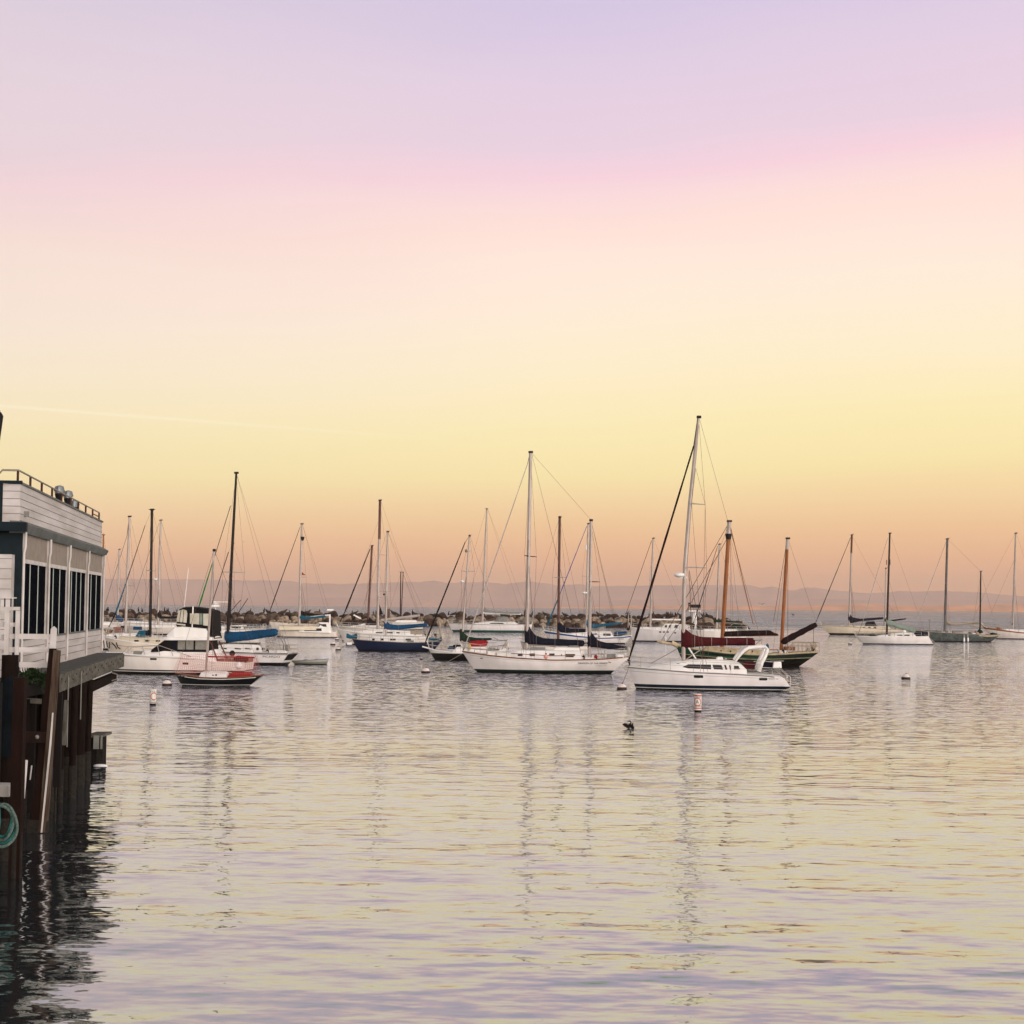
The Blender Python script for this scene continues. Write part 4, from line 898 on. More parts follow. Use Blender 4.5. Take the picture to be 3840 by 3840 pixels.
b.stay((2736, 1960), (2824, 2340), .035, oran, 'topping_lift'); b.stay((2733, 1960), (2580, 2420)); b.stay((2731, 2012), (2545, 2345), .025); b.stay((2545, 2345), (2500, 2408), .025); b.stay((2733, 1962), (2480, 2406), .025)
b.cover([(2708, 2372, 2386), (2716, 2368, 2388), (2800, 2364, 2387), (2888, 2363, 2383), (2900, 2372, 2384), (2917, 2376, 2384)], .28, darkmar, ties=2); b.boom((2708, 2384), (2918, 2381), .09, oran)
b.mast((2953, 2018), (2928, 2450), .16, oran, taper=.8, tip=alu, tipfrac=.1)
for (px, py), yy in (((3058, 2330), 0), ((2905, 2450), 1.5), ((2945, 2448), -1.5), ((2960, 2447), 1.5)): b.stay((2954, 2022), (px, py), yb=yy)
b.stay((2951, 2022), (2900, 2330), .02)
mb = MB(); A, B = b.p(2928, 2410), b.p(3060, 2341); n = 12
mb.tube([lerp(A, B, i / n) for i in range(n + 1)], [.30 * (1 - .25 * i / n) * (1 + .1 * math.sin(i * 2)) * (.6 if i == 0 else 1) for i in range(n + 1)], 10); mb.build('sail_cover', darkmar, b.root)
b.stay((3050, 2345), (3048, 2440), .02)
mb = MB(); pts = [(2938, 2446), (2962, 2410), (3000, 2409), (3030, 2410), (3062, 2409)]
for yy in (-1.5, 1.5):
    mb.tube([b.p(x, y, yy * (1 if i < 4 else .8)) for i, (x, y) in enumerate(pts)], .035, 5); mb.tube([b.p(x, y + 13 * (i > 0), yy * (1 if i < 4 else .8)) for i, (x, y) in enumerate(pts)], .025, 5)
    for px in (2962, 2985, 3000, 3015, 3030, 3046, 3062): mb.tube([b.p(px, 2409, yy * (.8 if px > 3050 else 1)), b.p(px, 2446, yy * (.8 if px > 3050 else 1))], .025, 5)
mb.tube([b.p(3062, 2409, -1.2), b.p(3062, 2409, 1.2)], .035, 5); mb.build('stern_railing', tan, b.root)
b.box(2940, 2424, 2978, 2438, .6, teak, 'deck_box'); b.box(3022, 2428, 3036, 2442, .3, tan, 'deck_chair', slope=.3); b.box(3036, 2418, 3052, 2442, .1, tan, 'chair_back', slope=1.0)
b.cover([(2872, 2418, 2442), (2877, 2412, 2444), (2883, 2420, 2442)], .25, teal, 'folded_umbrella'); b.clutter(2840, 2990, 8, 6); b.lifelines(.12, .6, 7, .7, tan, False, False)
b.stay((2546, 2430), (2440, 2490), .03, rope, 'anchor_rode')

# ---- white sloop with green boom cover, behind the schooner
b = Boat('sailboat', 'white sloop with green boom cover and green dodger, behind the schooner', 'sailboat', 2700, D=232, yaw=2)
b.hull((2584, 2362), (2800, 2366), [(2640, 2365), (2720, 2367)], 2600, 2790, 3.3, [(-1, '0A0B10'), (.15, 'E0D8CA')], tr=.6); b.rail(.04, white)
b.cabin([(2625, 2366), (2640, 2360), (2760, 2358), (2765, 2367)], 2368, 1.1); b.mast((2698, 2040), (2687, 2360), .15, alu); s1 = b.spread(2185, -6, 6); b.shrouds([s1], .5)
b.jib((2691, 2048), (2603, 2332), .05, .11, navy); b.stay((2603, 2332), (2588, 2358)); b.stay((2700, 2044), (2790, 2360), name='backstay')
b.cover([(2680, 2317, 2336), (2690, 2318, 2336), (2705, 2324, 2335), (2740, 2328, 2335), (2784, 2330, 2336)], .28, greenc); b.boom((2688, 2336), (2788, 2334), .08)
b.cover([(2742, 2345, 2357), (2750, 2340, 2357), (2775, 2341, 2357), (2786, 2354, 2358)], .9, greenc, 'dodger'); b.lifelines(.05, .95, 7, .65)

# ---- catamaran / trimaran far left of centre
b = Boat('catamaran', 'white catamaran with teal boom cover and wheelhouse before the rocks', 'catamaran', 1150, 2390, yaw=2)
b.hull((998, 2332), (1232, 2348), [(1060, 2337), (1150, 2340)], 1030, 1225, 1.6, [(-1, '0B0C10'), (.12, 'DFD4C2')], tr=.8, name='hull')
b.h.location = (0, 2.4, 0); b.dk.location = (0, 2.4, 0)
b.hull((1048, 2361), (1262, 2370), [(1100, 2365), (1200, 2370)], 1058, 1266, 1.5, [(-1, '0B0C10'), (.12, 'DED8CE')], tr=.8, name='hull')
b.rail(.04, white)
br = b.box(1050, 2349, 1190, 2362, 2.4, cream, 'bridge_deck', y=1.2)
for px in (1087, 1111, 1137, 1161, 1186): b.win([(px, 2334.5), (px + 6, 2334.5), (px + 6, 2338), (px, 2338)], br, w=1.66, tum=1, both=False)
cb = b.cabin([(1125, 2362), (1140, 2350), (1195, 2350), (1205, 2336), (1235, 2337), (1245, 2366)], [(1125, 2366), (1245, 2370)], 1.0)
b.win([(1145, 2356), (1210, 2356), (1210, 2366), (1145, 2366)], cb); b.win([(1202, 2340), (1226, 2340), (1229, 2350), (1197, 2350)], cb)
b.box(1198, 2334, 1232, 2337, .8, white, 'cabin_roof')
b.mast((1132, 1964), (1122, 2345), .20, alu); s1 = b.spread(2164, -2, 17, dy=1); b.shrouds([s1], .5)
c_ = b.p(1134, 2020); MB().tube([c_ - Vector((0, 0, .3)), c_ + Vector((0, 0, .3))], [.2, .35], 8).build('radar_reflector', blk, b.m)
b.jib((1126, 1974), (1010, 2296), .05, .13, black); b.stay((1010, 2296), (999, 2330)); b.stay((1135, 1970), (1235, 2330), name='backstay', yb=-1); b.stay((1135, 1970), (1240, 2330), name='backstay', yb=2)
b.cover([(1120, 2303, 2318), (1128, 2305, 2324), (1145, 2312, 2324), (1180, 2310, 2319), (1222, 2305, 2315)], .3, teal); b.boom((1122, 2318), (1236, 2306), .1, white)
b.cover([(1126, 2288, 2306), (1134, 2292, 2308), (1160, 2301, 2310), (1200, 2304, 2311)], .3, black, 'sail_bag', y=.4)
mb = MB(); mb.add([b.p(1132, 2145), b.p(1146, 2157), b.p(1131, 2156)], [(0, 1, 2)]); mb.build('burgee', redp, b.root)
b.tubes([[(1237, 2304), (1237, 2345)]], .12, white, 'radar_pole'); b.box(1228, 2284, 1250, 2290, .5, white, 'radar_bar'); b.lifelines(.05, .95, 7, .7); b.box(1098, 2346, 1140, 2356, .5, greyc, 'inflatable', y=-.3, slope=.8)

# ---- white sloop with bare white boom (behind the blue hull)
b = Boat('sailboat', 'white sloop with bare white boom, behind the dark blue hull', 'sailboat', 1460, D=205, yaw=2)
b.hull((1268, 2361), (1612, 2386), [(1340, 2369), (1440, 2377), (1540, 2382)], 1300, 1600, 3.6, [(-1, '0A0D14'), (.15, 'E0D8CC')], tr=.65); b.rail(.045, white)
cb = b.cabin([(1345, 2369), (1380, 2361), (1430, 2360), (1540, 2368), (1560, 2382)], [(1345, 2373), (1560, 2386)], [(1345, .8), (1560, 1.3)])
for x0, x1 in ((1412, 1438), (1450, 1476), (1490, 1502)): b.win([(x0, 2370), (x1, 2370), (x1, 2375), (x0, 2374)], cb)
b.mast((1425, 1875), (1416, 2366), .17, alu, taper=.95); s1 = b.spread(2081, -3, 26, dy=.9); s2 = b.spread(2217, -4, 26, dy=1.1); b.shrouds([s1, s2], .45)
mb = MB(); mb.tube([lerp(b.mb_, b.mt, .7), b.mt], [.175, .165], 8); mb.build('upper_mast_shade', darkred, b.m)  # upper mast coloured dark red for how it looks against the sky
b.stay((1420, 1952), (1278, 2352)); b.stay((1430, 1884), (1600, 2378), name='backstay'); b.boom((1428, 2326), (1575, 2308), .17, alu); b.stay((1575, 2308), (1595, 2380), .02)
mb = MB(); mb.add([b.p(1421, 2262), b.p(1437, 2305), b.p(1421, 2303), b.p(1421, 2262, .05), b.p(1437, 2305, .05), b.p(1421, 2303, .05)], [(0, 1, 2), (3, 5, 4), (0, 3, 4, 1), (1, 4, 5, 2), (2, 5, 3, 0)]); mb.build('riding_sail', black, b.root)
b.lifelines(.05, .97, 9, .7); b.clutter(1500, 1600, 5, 8); b.box(1540, 2366, 1582, 2378, .7, tan, 'bimini')
# ---- small sloop with bronze mast, bow against the rocks
b = Boat('sailboat', 'cream sloop with bronze mast, black cover and thick black furled jib', 'sailboat', 1370, D=262, yaw=2)
b.hull((1262, 2347), (1475, 2350), [(1320, 2351), (1400, 2353)], 1278, 1465, 3.2, [(-1, '0B0C10'), (.15, 'C9BFAE')], tr=.6); b.rail(.04, white)
b.cabin([(1310, 2352), (1325, 2345), (1420, 2344), (1430, 2352)], 2355, 1.1)
b.mast((1395, 2046), (1379, 2350), .18, brownm, taper=.95); s1 = b.spread(2145, -4, 6); b.shrouds([s1], .5)
b.jib((1388, 2058), (1290, 2302), .10, .19, black, drum=False); b.jib((1290, 2302), (1268, 2345), .19, .08, black); b.stay((1392, 2048), (1388, 2058)); b.stay((1397, 2048), (1470, 2345), name='backstay')
b.cover([(1376, 2311, 2345), (1384, 2312, 2348), (1400, 2328, 2345), (1425, 2334, 2342)], .3, black); b.boom((1380, 2342), (1450, 2338), .09)
b.tubes([[(1316, 2352), (1370, 2340)], [(1326, 2306), (1352, 2320)]], .12, white, 'whisker_pole'); b.lifelines(.05, .95, 6, .65)
# ---- two poles of a far boat at the rocks
b = Boat('ketch', 'distant boat with two thin bare poles standing close together by the rocks', 'sailboat', 1515, D=340)
b.hull((1440, 2330), (1590, 2331), [(1515, 2334)], 1450, 1585, 3.2, [(-1, '0B0C10'), (.15, 'C9C4B8')]); b.cabin([(1480, 2333), (1490, 2326), (1560, 2326), (1565, 2334)], 2335, 1.0)
b.mast((1503, 2146), (1501, 2328), .13, blackm); b.mast((1512, 2146), (1504, 2328), .11, brownm); b.spread(2240, -6, 8, dy=.8); b.stay((1512, 2150), (1580, 2328)); b.stay((1503, 2150), (1448, 2328))

# ---- left cluster
b = Boat('sailboat', 'cream sloop with thick black mast and blue furled jib behind the cruiser', 'sailboat', 560, D=142, yaw=3)
b.hull((390, 2388), (700, 2420), [(440, 2396), (520, 2407), (608, 2416)], 425, 690, 3.6, [(-1, '0A0B10'), (.15, 'E0D2BC')], tr=.7); b.rail(.045, white); b.band(.72, .735, greyc, 'cove_line')
cb = b.cabin([(435, 2394), (455, 2386), (500, 2389), (600, 2392), (640, 2396), (650, 2416)], [(435, 2400), (500, 2409), (608, 2418), (650, 2420)], [(435, .6), (520, 1.2), (650, 1.3)], cream)
for px in (517, 558, 598): b.win([(px, 2399), (px + 16, 2399), (px + 16, 2405), (px, 2405)], cb)
b.mast((570, 1910), (563, 2388), .13, blackm, taper=.95); s1 = b.spread(2140, -6, 5, dy=1); b.shrouds([s1], .55)
mb = MB(); c_ = b.mt; mb.tube([c_ + Vector((-.3, 0, 0)), c_ + Vector((.3, 0, 0))], .03); mb.build('masthead_crane', blackm, b.m)
b.stay((568, 1915), (544, 1970)); b.jib((544, 1970), (470, 2190), .04, .06, darkmar, drum=False); b.jib((470, 2190), (432, 2300), .06, .13, teal, drum=False); b.jib((432, 2300), (407, 2350), .10, .05, navy)
b.stay((407, 2350), (392, 2386)); b.stay((572, 1914), (690, 2410), name='backstay')
b.box(514, 2364, 552, 2387, .7, teal, 'dodger', slope=.6); b.box(548, 2362, 560, 2382, .3, navy, 'sail_bag', slope=.5); b.box(500, 2350, 524, 2362, .5, blue, 'awning', y=.3)
b.lifelines(.03, .95, 9, .7)
b.tubes([[(394, 2402, -.6), (402, 2428, -1)], [(414, 2404, -1.3), (418, 2424, -1.35), (426, 2430, -1.35), (426, 2406, -1.3)], [(436, 2408, -1.5), (448, 2420, -1.5), (456, 2432, -1.5)], [(455, 2408, -1.6), (460, 2425, -1.6), (470, 2432, -1.6)]], .05, blk, 'anchor')
b.clutter(440, 600, 5, 3)
b = Boat('sailboat', 'sloop with tall white mast and cluttered wooden deck chairs by the building corner', 'sailboat', 480, D=175, yaw=2)
b.hull((330, 2378), (600, 2385), [(420, 2384), (520, 2386)], 350, 590, 3.4, [(-1, '0A0B10'), (.15, 'E0D6C8')], tr=.7); b.rail(.04, white)
b.cabin([(400, 2384), (420, 2374), (560, 2376), (570, 2386)], 2388, 1.1); b.mast((486, 1936), (470, 2384), .15, alu); s1 = b.spread(2196, 0, 18, dy=1); b.shrouds([s1], .5)
b.stay((484, 1942), (476, 2010), .03); b.jib((476, 2010), (394, 2264), .04, .06, greyc, drum=False); b.stay((394, 2264), (345, 2376)); b.stay((488, 1940), (590, 2380), name='backstay')
ch = mat('chair_wood', (.28, .15, .08), .7, vary=.5)
b.box(394, 2362, 418, 2376, .5, ch, 'chair_stack', slope=.4); b.box(428, 2352, 456, 2372, .5, mat('old_red_crate', (.20, .08, .06), .8), 'crate'); b.box(404, 2376, 424, 2384, .5, mat('yellow_box', (.5, .32, .12), .7), 'fish_box'); b.lifelines(.2, .95, 8, .8); b.clutter(400, 560, 9, 5)
b = Boat('sailboat', 'distant long white sloop with short mast and blue cover at far left', 'sailboat', 520, D=320, yaw=1)
b.hull((375, 2332), (690, 2337), [(520, 2336)], 385, 680, 4.2, [(-1, '08090C'), (.30, '0C0E12'), (.62, 'D6CEC2')], tr=.7); b.rail(.06, white)
b.cabin([(460, 2335), (470, 2328), (600, 2328), (620, 2336)], 2337, 1.4); b.mast((447, 2060), (441, 2332), .17, alu); s1 = b.spread(2195, -3, 5); b.shrouds([s1], .4); b.stay((444, 2064), (382, 2330)); b.stay((449, 2064), (560, 2332))
b.cover([(435, 2302, 2326), (442, 2300, 2330), (452, 2312, 2332), (470, 2325, 2334), (536, 2323, 2333)], .4, blue, ties=0); b.lifelines(.05, .95, 8, .8)
b = Boat('sailboat', 'distant sloop with white mast wrapped in a black boot and black boom cover', 'sailboat', 600, D=262, yaw=2)
b.hull((470, 2345), (735, 2352), [(600, 2352)], 490, 725, 3.6, [(-1, '08090C'), (.2, 'CFC6B8')], tr=.7); b.rail(.05, white)
b.cabin([(520, 2350), (535, 2342), (650, 2342), (660, 2352)], 2354, 1.2); b.mast((603, 1950), (592, 2348), .2, alu); s1 = b.spread(2191, -5, 3); b.shrouds([s1], .5)
b.jib((596, 1963), (487, 2287), .04, .07, greyc); b.stay((487, 2287), (472, 2342)); b.stay((605, 1954), (700, 2345), name='backstay', yb=1); b.stay((605, 1954), (725, 2345), name='backstay', yb=-1)
c_ = b.p(583, 2172); MB().ball(c_, (.4, .4, .22)).build('radar_dome', white, b.m)
b.cover([(590, 2287, 2320), (602, 2288, 2320), (604, 2310, 2320), (640, 2312, 2320), (676, 2309, 2318)], .4, black); b.boom((592, 2318), (680, 2314), .1); b.lifelines(.05, .95, 8, .8)
b = Boat('sailboat', 'distant boat with brown mast showing just past the building corner', 'sailboat', 395, D=300, yaw=2)
b.hull((300, 2340), (450, 2343), [(380, 2343)], 310, 440, 3.2, [(-1, '08090C'), (.2, 'CFC6B8')], tr=.7); b.mast((388, 2005), (381, 2338), .2, oran); b.stay((388, 2010), (445, 2338)); b.cabin([(340, 2342), (350, 2334), (410, 2334), (415, 2343)], 2344, 1.0)
b = Boat('sailboat', 'small sloop with short dark mast directly behind the tall dark mast', 'sailboat', 860, D=205, yaw=2)
b.hull((760, 2366), (985, 2372), [(870, 2373)], 775, 975, 3.2, [(-1, '08090C'), (.2, 'CFC6B8')], tr=.6); b.rail(.04, white); b.cabin([(800, 2372), (815, 2363), (930, 2363), (940, 2373)], 2375, 1.0)
b.mast((873, 2038), (860, 2366), .13, blackm, taper=.95); s1 = b.spread(2160, -3, 5); b.shrouds([s1], .5); b.stay((857, 2070), (792, 2271), .05, blk); b.stay((792, 2271), (764, 2362), .04); b.stay((871, 2042), (857, 2070)); b.stay((875, 2042), (980, 2366))
b.cover([(856, 2300, 2318), (866, 2302, 2318), (874, 2312, 2318)], .35, black, 'sail_bag'); b.lifelines(.05, .95, 7, .8)
# fishing boat with outriggers
b = Boat('fishing_boat', 'white fishing boat with radar arch and slanting outrigger poles', 'motorboat', 900, D=270, yaw=2)
b.hull((812, 2345), (992, 2358), [(850, 2352), (900, 2358), (960, 2359)], 826, 988, 3.4, [(-1, '08090C'), (.2, 'E0DAD0')], tr=.85); b.rail(.05, white)
cb = b.cabin([(818, 2350), (835, 2347), (865, 2345), (920, 2344), (922, 2358)], 2359, 1.2); b.win([(870, 2349), (908, 2349), (908, 2356), (872, 2356)], cb)
b.box(795, 2256, 855, 2258, .3, white, 'radar_bar'); b.tubes([[(808, 2262), (808, 2345)], [(798, 2262), (822, 2262)]], .09, white, 'radar_mast'); b.ball(806, 2258, 7, white, 'radar_dome', sc=(1, 1, .5)); b.box(795, 2268, 822, 2276, .8, white, 'crow_nest')
b.tubes([[(866, 2291), (903, 2250)], [(893, 2299), (930, 2244)], [(866, 2291), (850, 2345)], [(893, 2299), (880, 2345)]], .06, blackm, 'outrigger'); b.lifelines(.05, .95, 7, .8); b.clutter(925, 985, 4, 5)

# ---- right-hand boats
b = Boat('sailboat', 'cream two-masted ketch with navy covers and dark furled jib, far right of centre', 'sailboat', 3240, 2381, yaw=2)
b.hull((3079, 2345), (3390, 2362), [(3140, 2348), (3203, 2352), (3300, 2359)], 3114, 3372, 4.4, [(-1, '08090E'), (.32, 'DCCDB2')], tr=.6, wr=.75, ws=.4, stem=.8)
b.rail(.06, tan); b.tubes([[(3060, 2341), (3100, 2348)]], .12, tan, 'bowsprit')
cb = b.cabin([(3170, 2350), (3185, 2345), (3330, 2349), (3340, 2362)], [(3170, 2354), (3340, 2365)], 1.2, cream)
for px in (3232, 3252, 3272): b.win([(px, 2351), (px + 9, 2351), (px + 9, 2356), (px, 2356)], cb)
b.mast((3195, 2005), (3184, 2350), .2, alu, taper=.95); mb = MB(); mb.tube([lerp(b.mb_, b.mt, .8), b.mt], [.2, .2], 8); mb.build('upper_mast_shade', darkred, b.m)  # mast top's dark look against the sky, put in as dark red
s1 = b.spread(2173, -3, 8); b.shrouds([s1], .4); b.jib((3190, 2016), (3063, 2328), .07, .14, navy); b.stay((3196, 2010), (3380, 2355), name='backstay')
b.cover([(3181, 2298, 2334), (3186, 2300, 2336), (3198, 2315, 2336), (3225, 2320, 2330), (3312, 2314, 2322)], .4, navy); b.boom((3184, 2333), (3314, 2320), .1)
b.cover([(3243, 2340, 2349), (3250, 2331, 2349), (3278, 2330, 2349), (3287, 2345, 2350)], 1.1, navy, 'dodger')
b.mast((3321, 2131), (3318, 2358), .14, alu); b.stay((3321, 2135), (3385, 2358)); b.cover([(3316, 2314, 2334), (3324, 2316, 2334), (3334, 2325, 2332), (3396, 2318, 2323)], .3, navy); b.boom((3318, 2334), (3398, 2322), .08); b.lifelines(.04, .97, 9, .75); b.clutter(3130, 3370, 8, 4)
b = Boat('sailboat', 'white racing sloop with black mast and drooping sage green sail cover', 'sailboat', 3360, 2416, yaw=3)
b.hull((3209, 2386), (3474, 2386), [(3260, 2387), (3350, 2388)], 3238, 3492, 3.4, [(-1, '0A0D18'), (.12, 'E0DAD0')], tr=.75, wr=.8, ws=.8)
mb = MB(); e0, e1 = b.hp(1, 1), b.hp(1, .1); mb.loft([[(e0[0] - .3, -e0[1], e0[2] - .02), (e0[0] - .3, e0[1], e0[2] - .02)], [(e0[0], -e0[1], e0[2] - .05), (e0[0], e0[1], e0[2] - .05)], [(b.x(3499), -e0[1] * .8, .38), (b.x(3499), e0[1] * .8, .38)], [(b.x(3490), -e1[1] * .8, .1), (b.x(3490), e1[1] * .8, .1)]], closed=False); mb.build('transom', white, b.h)
b.rail(.035, white); cb = b.cabin([(3290, 2384), (3330, 2379), (3380, 2372), (3420, 2374), (3432, 2387)], 2388, [(3290, .5), (3350, 1.0), (3432, 1.1)])
b.win([(3327, 2380), (3336, 2380), (3336, 2383), (3327, 2383)], cb, w=[(3290, .55), (3350, 1.0), (3432, 1.1)]); b.win([(3357, 2383), (3364, 2379), (3379, 2379), (3379, 2384)], cb); b.win([(3386, 2380), (3404, 2380), (3406, 2384), (3386, 2384)], cb)
b.mast((3337, 1999), (3326, 2380), .15, blackm, taper=.8); s1 = b.spread(2230, -4, 8); b.shrouds([s1], .45); b.jib((3329, 2018), (3238, 2328), .05, .09, alu, drum=False); b.stay((3238, 2328), (3217, 2384), .03); b.stay((3338, 2004), (3472, 2386), name='backstay')
c_ = b.p(3330, 2110); b.tubes([[(3325, 2118), (3325, 2100)], [(3338, 2118), (3338, 2098)]], .05, blackm, 'jumper_strut')
b.cover([(3323, 2318, 2342), (3332, 2322, 2350), (3350, 2330, 2350), (3375, 2342, 2360), (3400, 2348, 2366), (3432, 2354, 2376)], .35, sage, ties=2)
b.cover([(3428, 2370, 2386), (3436, 2366, 2388), (3460, 2367, 2386), (3478, 2368, 2380)], .9, navy, 'cockpit_canvas'); b.ball(3390, 2368, 8, white, 'hatch_cover', sc=(1, 1, .8)); b.box(3260, 2376, 3282, 2385, .3, greenc, 'sail_bag', slope=.8); b.lifelines(.02, .9, 8, .65)
b.tubes([[(3484, 2325), (3484, 2388)], [(3479, 2325), (3490, 2324)]], .06, greyc, 'antenna_pole'); b.stay((3214, 2388), (3190, 2409), .025, rope, 'mooring_line')
b = Boat('ketch', 'weathered slate grey two-masted ketch with tan sail and two white fenders', 'sailboat', 3590, 2406, yaw=2)
grm = mat('weathered_slate_hull', (.045, .055, .055), .75, vary=.3, scale=2.2, c2='5C6462', bump=.02, bscale=4)
b.hull((3436, 2366), (3744, 2380), [(3490, 2370), (3560, 2374), (3640, 2378), (3700, 2382)], 3455, 3712, 3.6, [(-1, '050607'), (.1, '131A1C')], tr=.5, wr=.78, ws=.3, stem=.8, deck=tan)
b.h.data.materials[0] = grm; b.band(.0, .10, blk, 'bootstripe'); b.band(.80, 1.0, crl, 'white_bulwark', .74, 1.0, out=.03); b.rail(.05, greyc)
b.tubes([[(3470, 2363), (3500, 2366), (3560, 2369), (3610, 2369)]], .10, greyc, 'gunwale_rail')
b.mast((3553, 2020), (3543, 2372), .21, mat('pitted_mast', (.06, .06, .07), .5, vary=.2, scale=3, c2='6A6664'), taper=.85); s1 = b.spread(2188, -10, 8, dy=1.1); b.shrouds([s1], .38)
b.jib((3549, 2030), (3433, 2345), .06, .09, alu); b.stay((3433, 2345), (3425, 2368)); b.wires([b.mt, b.p(3676, 2142)], name='triatic_stay')
b.cover([(3550, 2322, 2340), (3556, 2328, 2342), (3566, 2335, 2345), (3600, 2336, 2344), (3640, 2333, 2339), (3670, 2330, 2335)], .26, tan, 'furled_sail', ties=3); b.boom((3546, 2344), (3672, 2336), .09, greyc)
b.mast((3677, 2143), (3674, 2376), .13, blackm); b.stay((3678, 2146), (3738, 2376)); b.stay((3678, 2146), (3650, 2378), yb=1.2)
b.cover([(3676, 2330, 2340), (3684, 2342, 2350), (3700, 2352, 2356)], .2, tan, 'furled_mizzen')
b.cover([(3663, 2368, 2374), (3672, 2357, 2374), (3684, 2366, 2374)], .7, greenc, 'tarp'); b.cover([(3712, 2374, 2380), (3720, 2372, 2381), (3738, 2375, 2381)], .7, greenc, 'upturned_dinghy'); b.box(3635, 2370, 3665, 2382, .9, tan, 'cockpit_coaming'); b.ball(3571, 2375, 4.2, orange_p, 'fuel_jug', -1.5); b.ball(3652, 2369, 3.5, redp, 'buoy', -.9)
for px in (3604, 3618):
    c_ = b.p(px, 2398, -2.0); mb = MB(); mb.tube([c_ + Vector((0, 0, .34)), c_ + Vector((0, 0, .25)), c_ - Vector((0, 0, .25)), c_ - Vector((0, 0, .32))], [.05, .14, .14, .06], 8); mb.build('fender', white, b.root); b.tubes([[(px, 2378, -1.95), (px, 2390, -2.0)]], .03, white, 'fender_line')
b.clutter(3500, 3730, 12, 6); b.lifelines(.05, .5, 5, .5, greyc, True, False)
b = Boat('sailboat', 'white sailboat with varnished orange bulwark cut off by the right edge', 'sailboat', 3800, 2396, yaw=2)
b.hull((3686, 2352), (3960, 2378), [(3740, 2361), (3800, 2369), (3860, 2375)], 3738, 3940, 3.8, [(-1, '08090E'), (.12, 'E4DACC')], tr=.6, stem=.75, deck=tan)
b.band(.86, 1.0, wood, 'bulwark', 0, 1, out=.03); b.rail(.05, wood); b.tubes([[(3638, 2345), (3660, 2348), (3700, 2356)]], .14, tan, 'bowsprit'); b.cabin([(3760, 2364), (3770, 2359), (3880, 2362), (3890, 2374)], [(3760, 2368), (3890, 2378)], 1.1); b.box(3740, 2352, 3754, 2364, .4, wood, 'windlass_box')
b.mast((3809, 1999), (3798, 2364), .2, alu); s1 = b.spread(2178, -3, 6); b.shrouds([s1], .45); b.stay((3805, 2004), (3700, 2210)); b.stay((3700, 2210), (3642, 2344)); b.stay((3803, 2100), (3695, 2352)); b.stay((3812, 2002), (3930, 2370)); b.ball(3797, 2340, 4, blk, 'radar_reflector'); b.lifelines(.1, .9, 8, .8)

# ------------------------------------------------------------------ buoys
buoym = mat('weathered_buoy', (.50, .44, .39), .7, vary=.3, scale=6, bands=[(-1, '2A1C10'), (.07, '3A2A18'), (.13, 'DDD0C6')], spec=.3)
def mooring(px, py, rpx, label, sc=1.0):
    w = on_water(px, py); r = rpx * w.y / F; o = empty('mooring_buoy', w); tag(o, label, 'buoy')
    MB().ball((0, 0, 0), (r, r, r * 1.08), 16, 8, z0=-.25).build('float', buoym, o)
    MB().tube([(0, 0, r), (0, 0, r * 1.18), (r * .15, 0, r * 1.25), (r * .25, 0, r * 1.15)], r * .07, 5).build('shackle', blk, o); return o
mooring(626, 2571, 19, 'white mooring buoy between the pier and the small black sloop')
mooring(1596, 2523, 17, 'pale mooring buoy at the end of the white ketch\'s bow line')
mooring(2332, 2585, 19, 'white mooring buoy with dark foot below the maroon-covered sloop\'s bow')
mooring(3397, 2546, 17, 'lone mooring buoy on open water at right')
mooring(1248, 2418, 10, 'small buoy nearer the catamaran, left of the blue hull')
mooring(1268, 2438, 10, 'small buoy tied to the bow of the dark blue sloop')
mooring(1264, 2400, 8, 'flat small float beside the catamaran\'s stern')
mooring(1290, 2404, 8, 'low pale float just off the dark blue sloop\'s teal bow canvas')
mooring(1580, 2474, 7, 'tiny white float before the black and white sloop')
mooring(3188, 2416, 8, 'small float at the bow of the sage-covered sloop')
mkw = mat('marker_white', (.66, .62, .58), .55, vary=.25, scale=5); mkr = mat('marker_red', (.42, .02, .015), .6)
def flat_text(body, size, x, z, rad, m, parent, name='lettering', ang0=0):
    cu = bpy.data.curves.new('t', 'FONT'); cu.body = body; cu.size = size * 1.38; cu.align_x = 'CENTER'; ob = bpy.data.objects.new('t', cu); COL.objects.link(ob)
    me = bpy.data.meshes.new_from_object(ob.evaluated_get(bpy.context.evaluated_depsgraph_get())); bpy.data.objects.remove(ob)
    for v in me.vertices:
        a = (v.co.x + x) / rad + ang0; v.co = (math.sin(a) * (rad + .006), -math.cos(a) * (rad + .006), z + v.co.y)
    me.materials.clear(); me.materials.append(m); o = bpy.data.objects.new(name, me); COL.objects.link(o); o.parent = parent
